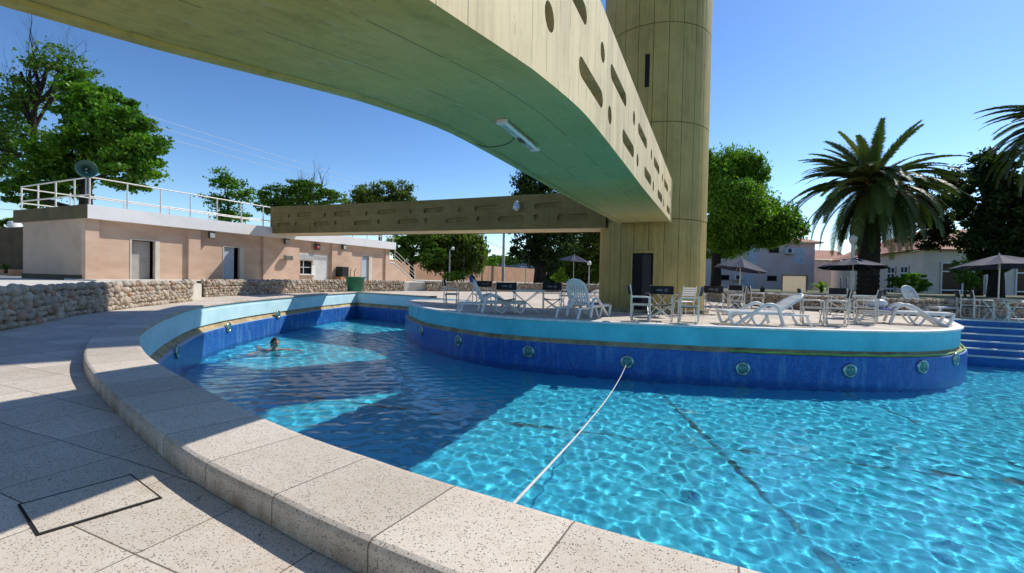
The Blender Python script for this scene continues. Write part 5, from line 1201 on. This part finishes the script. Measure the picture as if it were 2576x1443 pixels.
#@@SECTION swimmer
# ------------------------------------------------------------------ the swimmer
m_skin=M('tanned_skin',(.58,.32,.21),.45,.12,6,.1,40); m_hair=M('wet_dark_hair',(.045,.036,.036),.3,.3,20,.4,60); m_suit=M('dark_swimsuit',(.05,.01,.04),.6,.2)
SW=Vector((-11.72,9.42,WZ+.02))
sw=empty('person','person swimming breaststroke with wet dark hair and arms spread at the surface','person',SW,math.atan2(-SW.y,-SW.x)+R(90)+R(8))   # local -y faces the camera
import bmesh
def skin_body(chains,name,mat,parent,sub=2):
    me=bpy.data.meshes.new(name); vs=[];es=[];rad=[];keys={}
    for ch in chains:
        prev=None
        for (p,r) in ch:
            k=tuple(round(c,4) for c in p)
            if k not in keys: keys[k]=len(vs); vs.append(p); rad.append(r)
            if prev is not None: es.append((prev,keys[k]))
            prev=keys[k]
    me.from_pydata(vs,es,[]); o=bpy.data.objects.new(name,me); COL.objects.link(o)
    md_=o.modifiers.new('skin','SKIN'); 
    for i,r in enumerate(rad):
        sv=me.skin_vertices[0].data[i]; sv.radius=r if isinstance(r,tuple) else (r,r); sv.use_root=(i==0)
    sd_=o.modifiers.new('sub','SUBSURF'); sd_.levels=sub; sd_.render_levels=sub
    dg=bpy.context.evaluated_depsgraph_get(); ev=o.evaluated_get(dg); m2=bpy.data.meshes.new_from_object(ev); o.modifiers.clear(); o.data=m2; bpy.data.meshes.remove(me)
    for p in m2.polygons: p.use_smooth=True
    m2.materials.clear(); m2.materials.append(mat); o.parent=parent; return o
pel=(0,.62,-.34)
chains=[[(pel,(.16,.12)),((0,.42,-.24),(.15,.11)),((0,.20,-.13),(.17,.11)),((0,.06,-.075),(.12,.085)),((0,.00,-.01),(.062,.06)),((0,-.035,.075),(.06,.06))]]
for s_ in(-1,1):
    el=(s_*.40,-.14,-.055); wr=(s_*.58,-.34,-.045)
    chains.append([((0,.20,-.13),(.17,.11)),((s_*.13,.10,-.07),(.075,.07)),((s_*.19,.06,-.055),(.06,.06)),((s_*.30,-.03,-.045),.047),(el,.040),((s_*.49,-.24,-.035),.036),(wr,.026),((s_*.615,-.395,-.05),(.038,.016))])
    for k,(dx,L_) in enumerate(((-.028,.072),(-.010,.085),(.010,.080),(.028,.062))):
        b_=Vector((s_*.615,-.395,-.05)); d1=Vector((s_*.45,-.86,-.12)).normalized(); sd_=Vector((.86,s_*.45,0)).normalized(); f0=b_+sd_*dx+d1*.03; f1=f0+d1*L_*.5; f2=f0+d1*L_-Vector((0,0,.012))
        chains.append([((s_*.615,-.395,-.05),(.038,.016)),(tuple(f0),.0105),(tuple(f1),.0095),(tuple(f2),.0075)])
    tb_=Vector((s_*.595,-.365,-.048)); t1=tb_+Vector((-s_*.045,-.035,.0)); t2=t1+Vector((-s_*.012,-.035,-.005)); chains.append([(wr,.026),(tuple(t1),.012),(tuple(t2),.009)])
    hip=(s_*.10,.68,-.37); kn=(s_*.22,1.02,-.52); an=(s_*.16,1.40,-.50)
    chains.append([(pel,(.16,.12)),(hip,.095),((s_*.16,.85,-.45),.085),(kn,.062),((s_*.20,1.2,-.50),.055),(an,.038),((s_*.20,1.53,-.55),(.045,.025))])
body=skin_body(chains,'body',m_skin,sw)
sw.scale=(1.22,)*3
# head: sculpted sphere with brow, nose, lips, chin, eye sockets, ears
def head():
    q=MB(); n1,n2=36,26; vs=[];fs=[]
    for i in range(n2+1):
        th=math.pi*i/n2; z=math.cos(th)
        for k in range(n1):
            ph=2*math.pi*k/n1; x=math.sin(th)*math.sin(ph); y=-math.sin(th)*math.cos(ph)
            X=x*.077;Y=y*.098;Z=z*.118
            if z<-.1: f=1-.34*min(1,(-.1-z)/.9)*(1 if y<0 else .6); X*=f
            if y>0: Z=Z if z>-.3 else Z*.8
            g=lambda cx,cz,sx,sz,a:a*math.exp(-((X-cx)/sx)**2-((Z-cz)/sz)**2) if y<0 else 0
            Y-=g(0,-.022,.014,.022,.028)+g(0,.004,.010,.026,.012)+g(0,-.058,.024,.008,.008)+g(0,-.072,.022,.008,.007)+g(0,-.098,.026,.016,.014)+g(0,.034,.05,.010,.006)
            Y+=g(.031,.012,.015,.010,.013)+g(-.031,.012,.015,.010,.013)+g(0,-.065,.024,.0035,.004)
            vs.append((X,Y,Z))
    for i in range(n2):
        for k in range(n1): fs.append((i*n1+k,i*n1+(k+1)%n1,(i+1)*n1+(k+1)%n1,(i+1)*n1+k))
    q.add(vs,fs,smooth=True)
    for s_ in(-1,1): q.ball((s_*.078,.008,-.012),.03,seg=10,rings=7,sq=(.35,.7,1.1))
    return q
Hd=Matrix.Translation((0,-.06,.165))@Matrix.Rotation(R(24),4,'Z')@Matrix.Rotation(R(10),4,'X')@Matrix.Scale(1.08,4)
hq=head(); hq.v=[tuple(Hd@Vector(v)) for v in hq.v]; ho=hq.build('head',m_skin,sw)
q=MB()
for s_ in(-1,1): q.ball((s_*.031,-.077,.012),.0125,seg=10,rings=7,T=Hd)
q.build('eyes',M('eye_dark',(.04,.03,.025),.2,.1),ho)
q=MB()
for s_ in(-1,1): q.tube([Hd@Vector((s_*.014,-.098,.034)),Hd@Vector((s_*.034,-.094,.039)),Hd@Vector((s_*.052,-.078,.033))],[.004,.005,.003],6)
q.build('eyebrows',m_hair,ho)
q=MB(); q.tube([Hd@Vector((-.024,-.0915,-.066)),Hd@Vector((0,-.099,-.064)),Hd@Vector((.024,-.0915,-.066))],[.003,.006,.003],6); q.build('lips',M('lip_skin',(.42,.15,.12),.4,.1),ho)
q=MB(); n1,n2=32,16; vs=[];fs=[]
for i in range(n2+1):
    for k in range(n1):
        ph=2*math.pi*k/n1; front=-math.cos(ph); lim=math.pi*(.30 if front<-.0 and front<0 and math.cos(ph)>.55 else (.44 if math.cos(ph)>.1 else .74)); th=lim*i/n2
        x=math.sin(th)*math.sin(ph); y=-math.sin(th)*math.cos(ph); z=math.cos(th); vs.append((x*.085,y*.105+.004,z*.127+.002*math.sin(9*ph)))
for i in range(n2):
    for k in range(n1): fs.append((i*n1+k,i*n1+(k+1)%n1,(i+1)*n1+(k+1)%n1,(i+1)*n1+k))
q.add([Hd@Vector(v) for v in vs],fs,smooth=True); q.build('hair',m_hair,ho,recalc=False)
q=skin_body([[((0,.64,-.35),(.165,.125)),((0,.42,-.24),(.155,.115)),((0,.24,-.15),(.172,.114))]],'swimsuit',m_suit,sw,2)
for o in sw.children_recursive: 
    if o.type=='MESH': o.cycles.is_caustics_receiver=True
#@@END
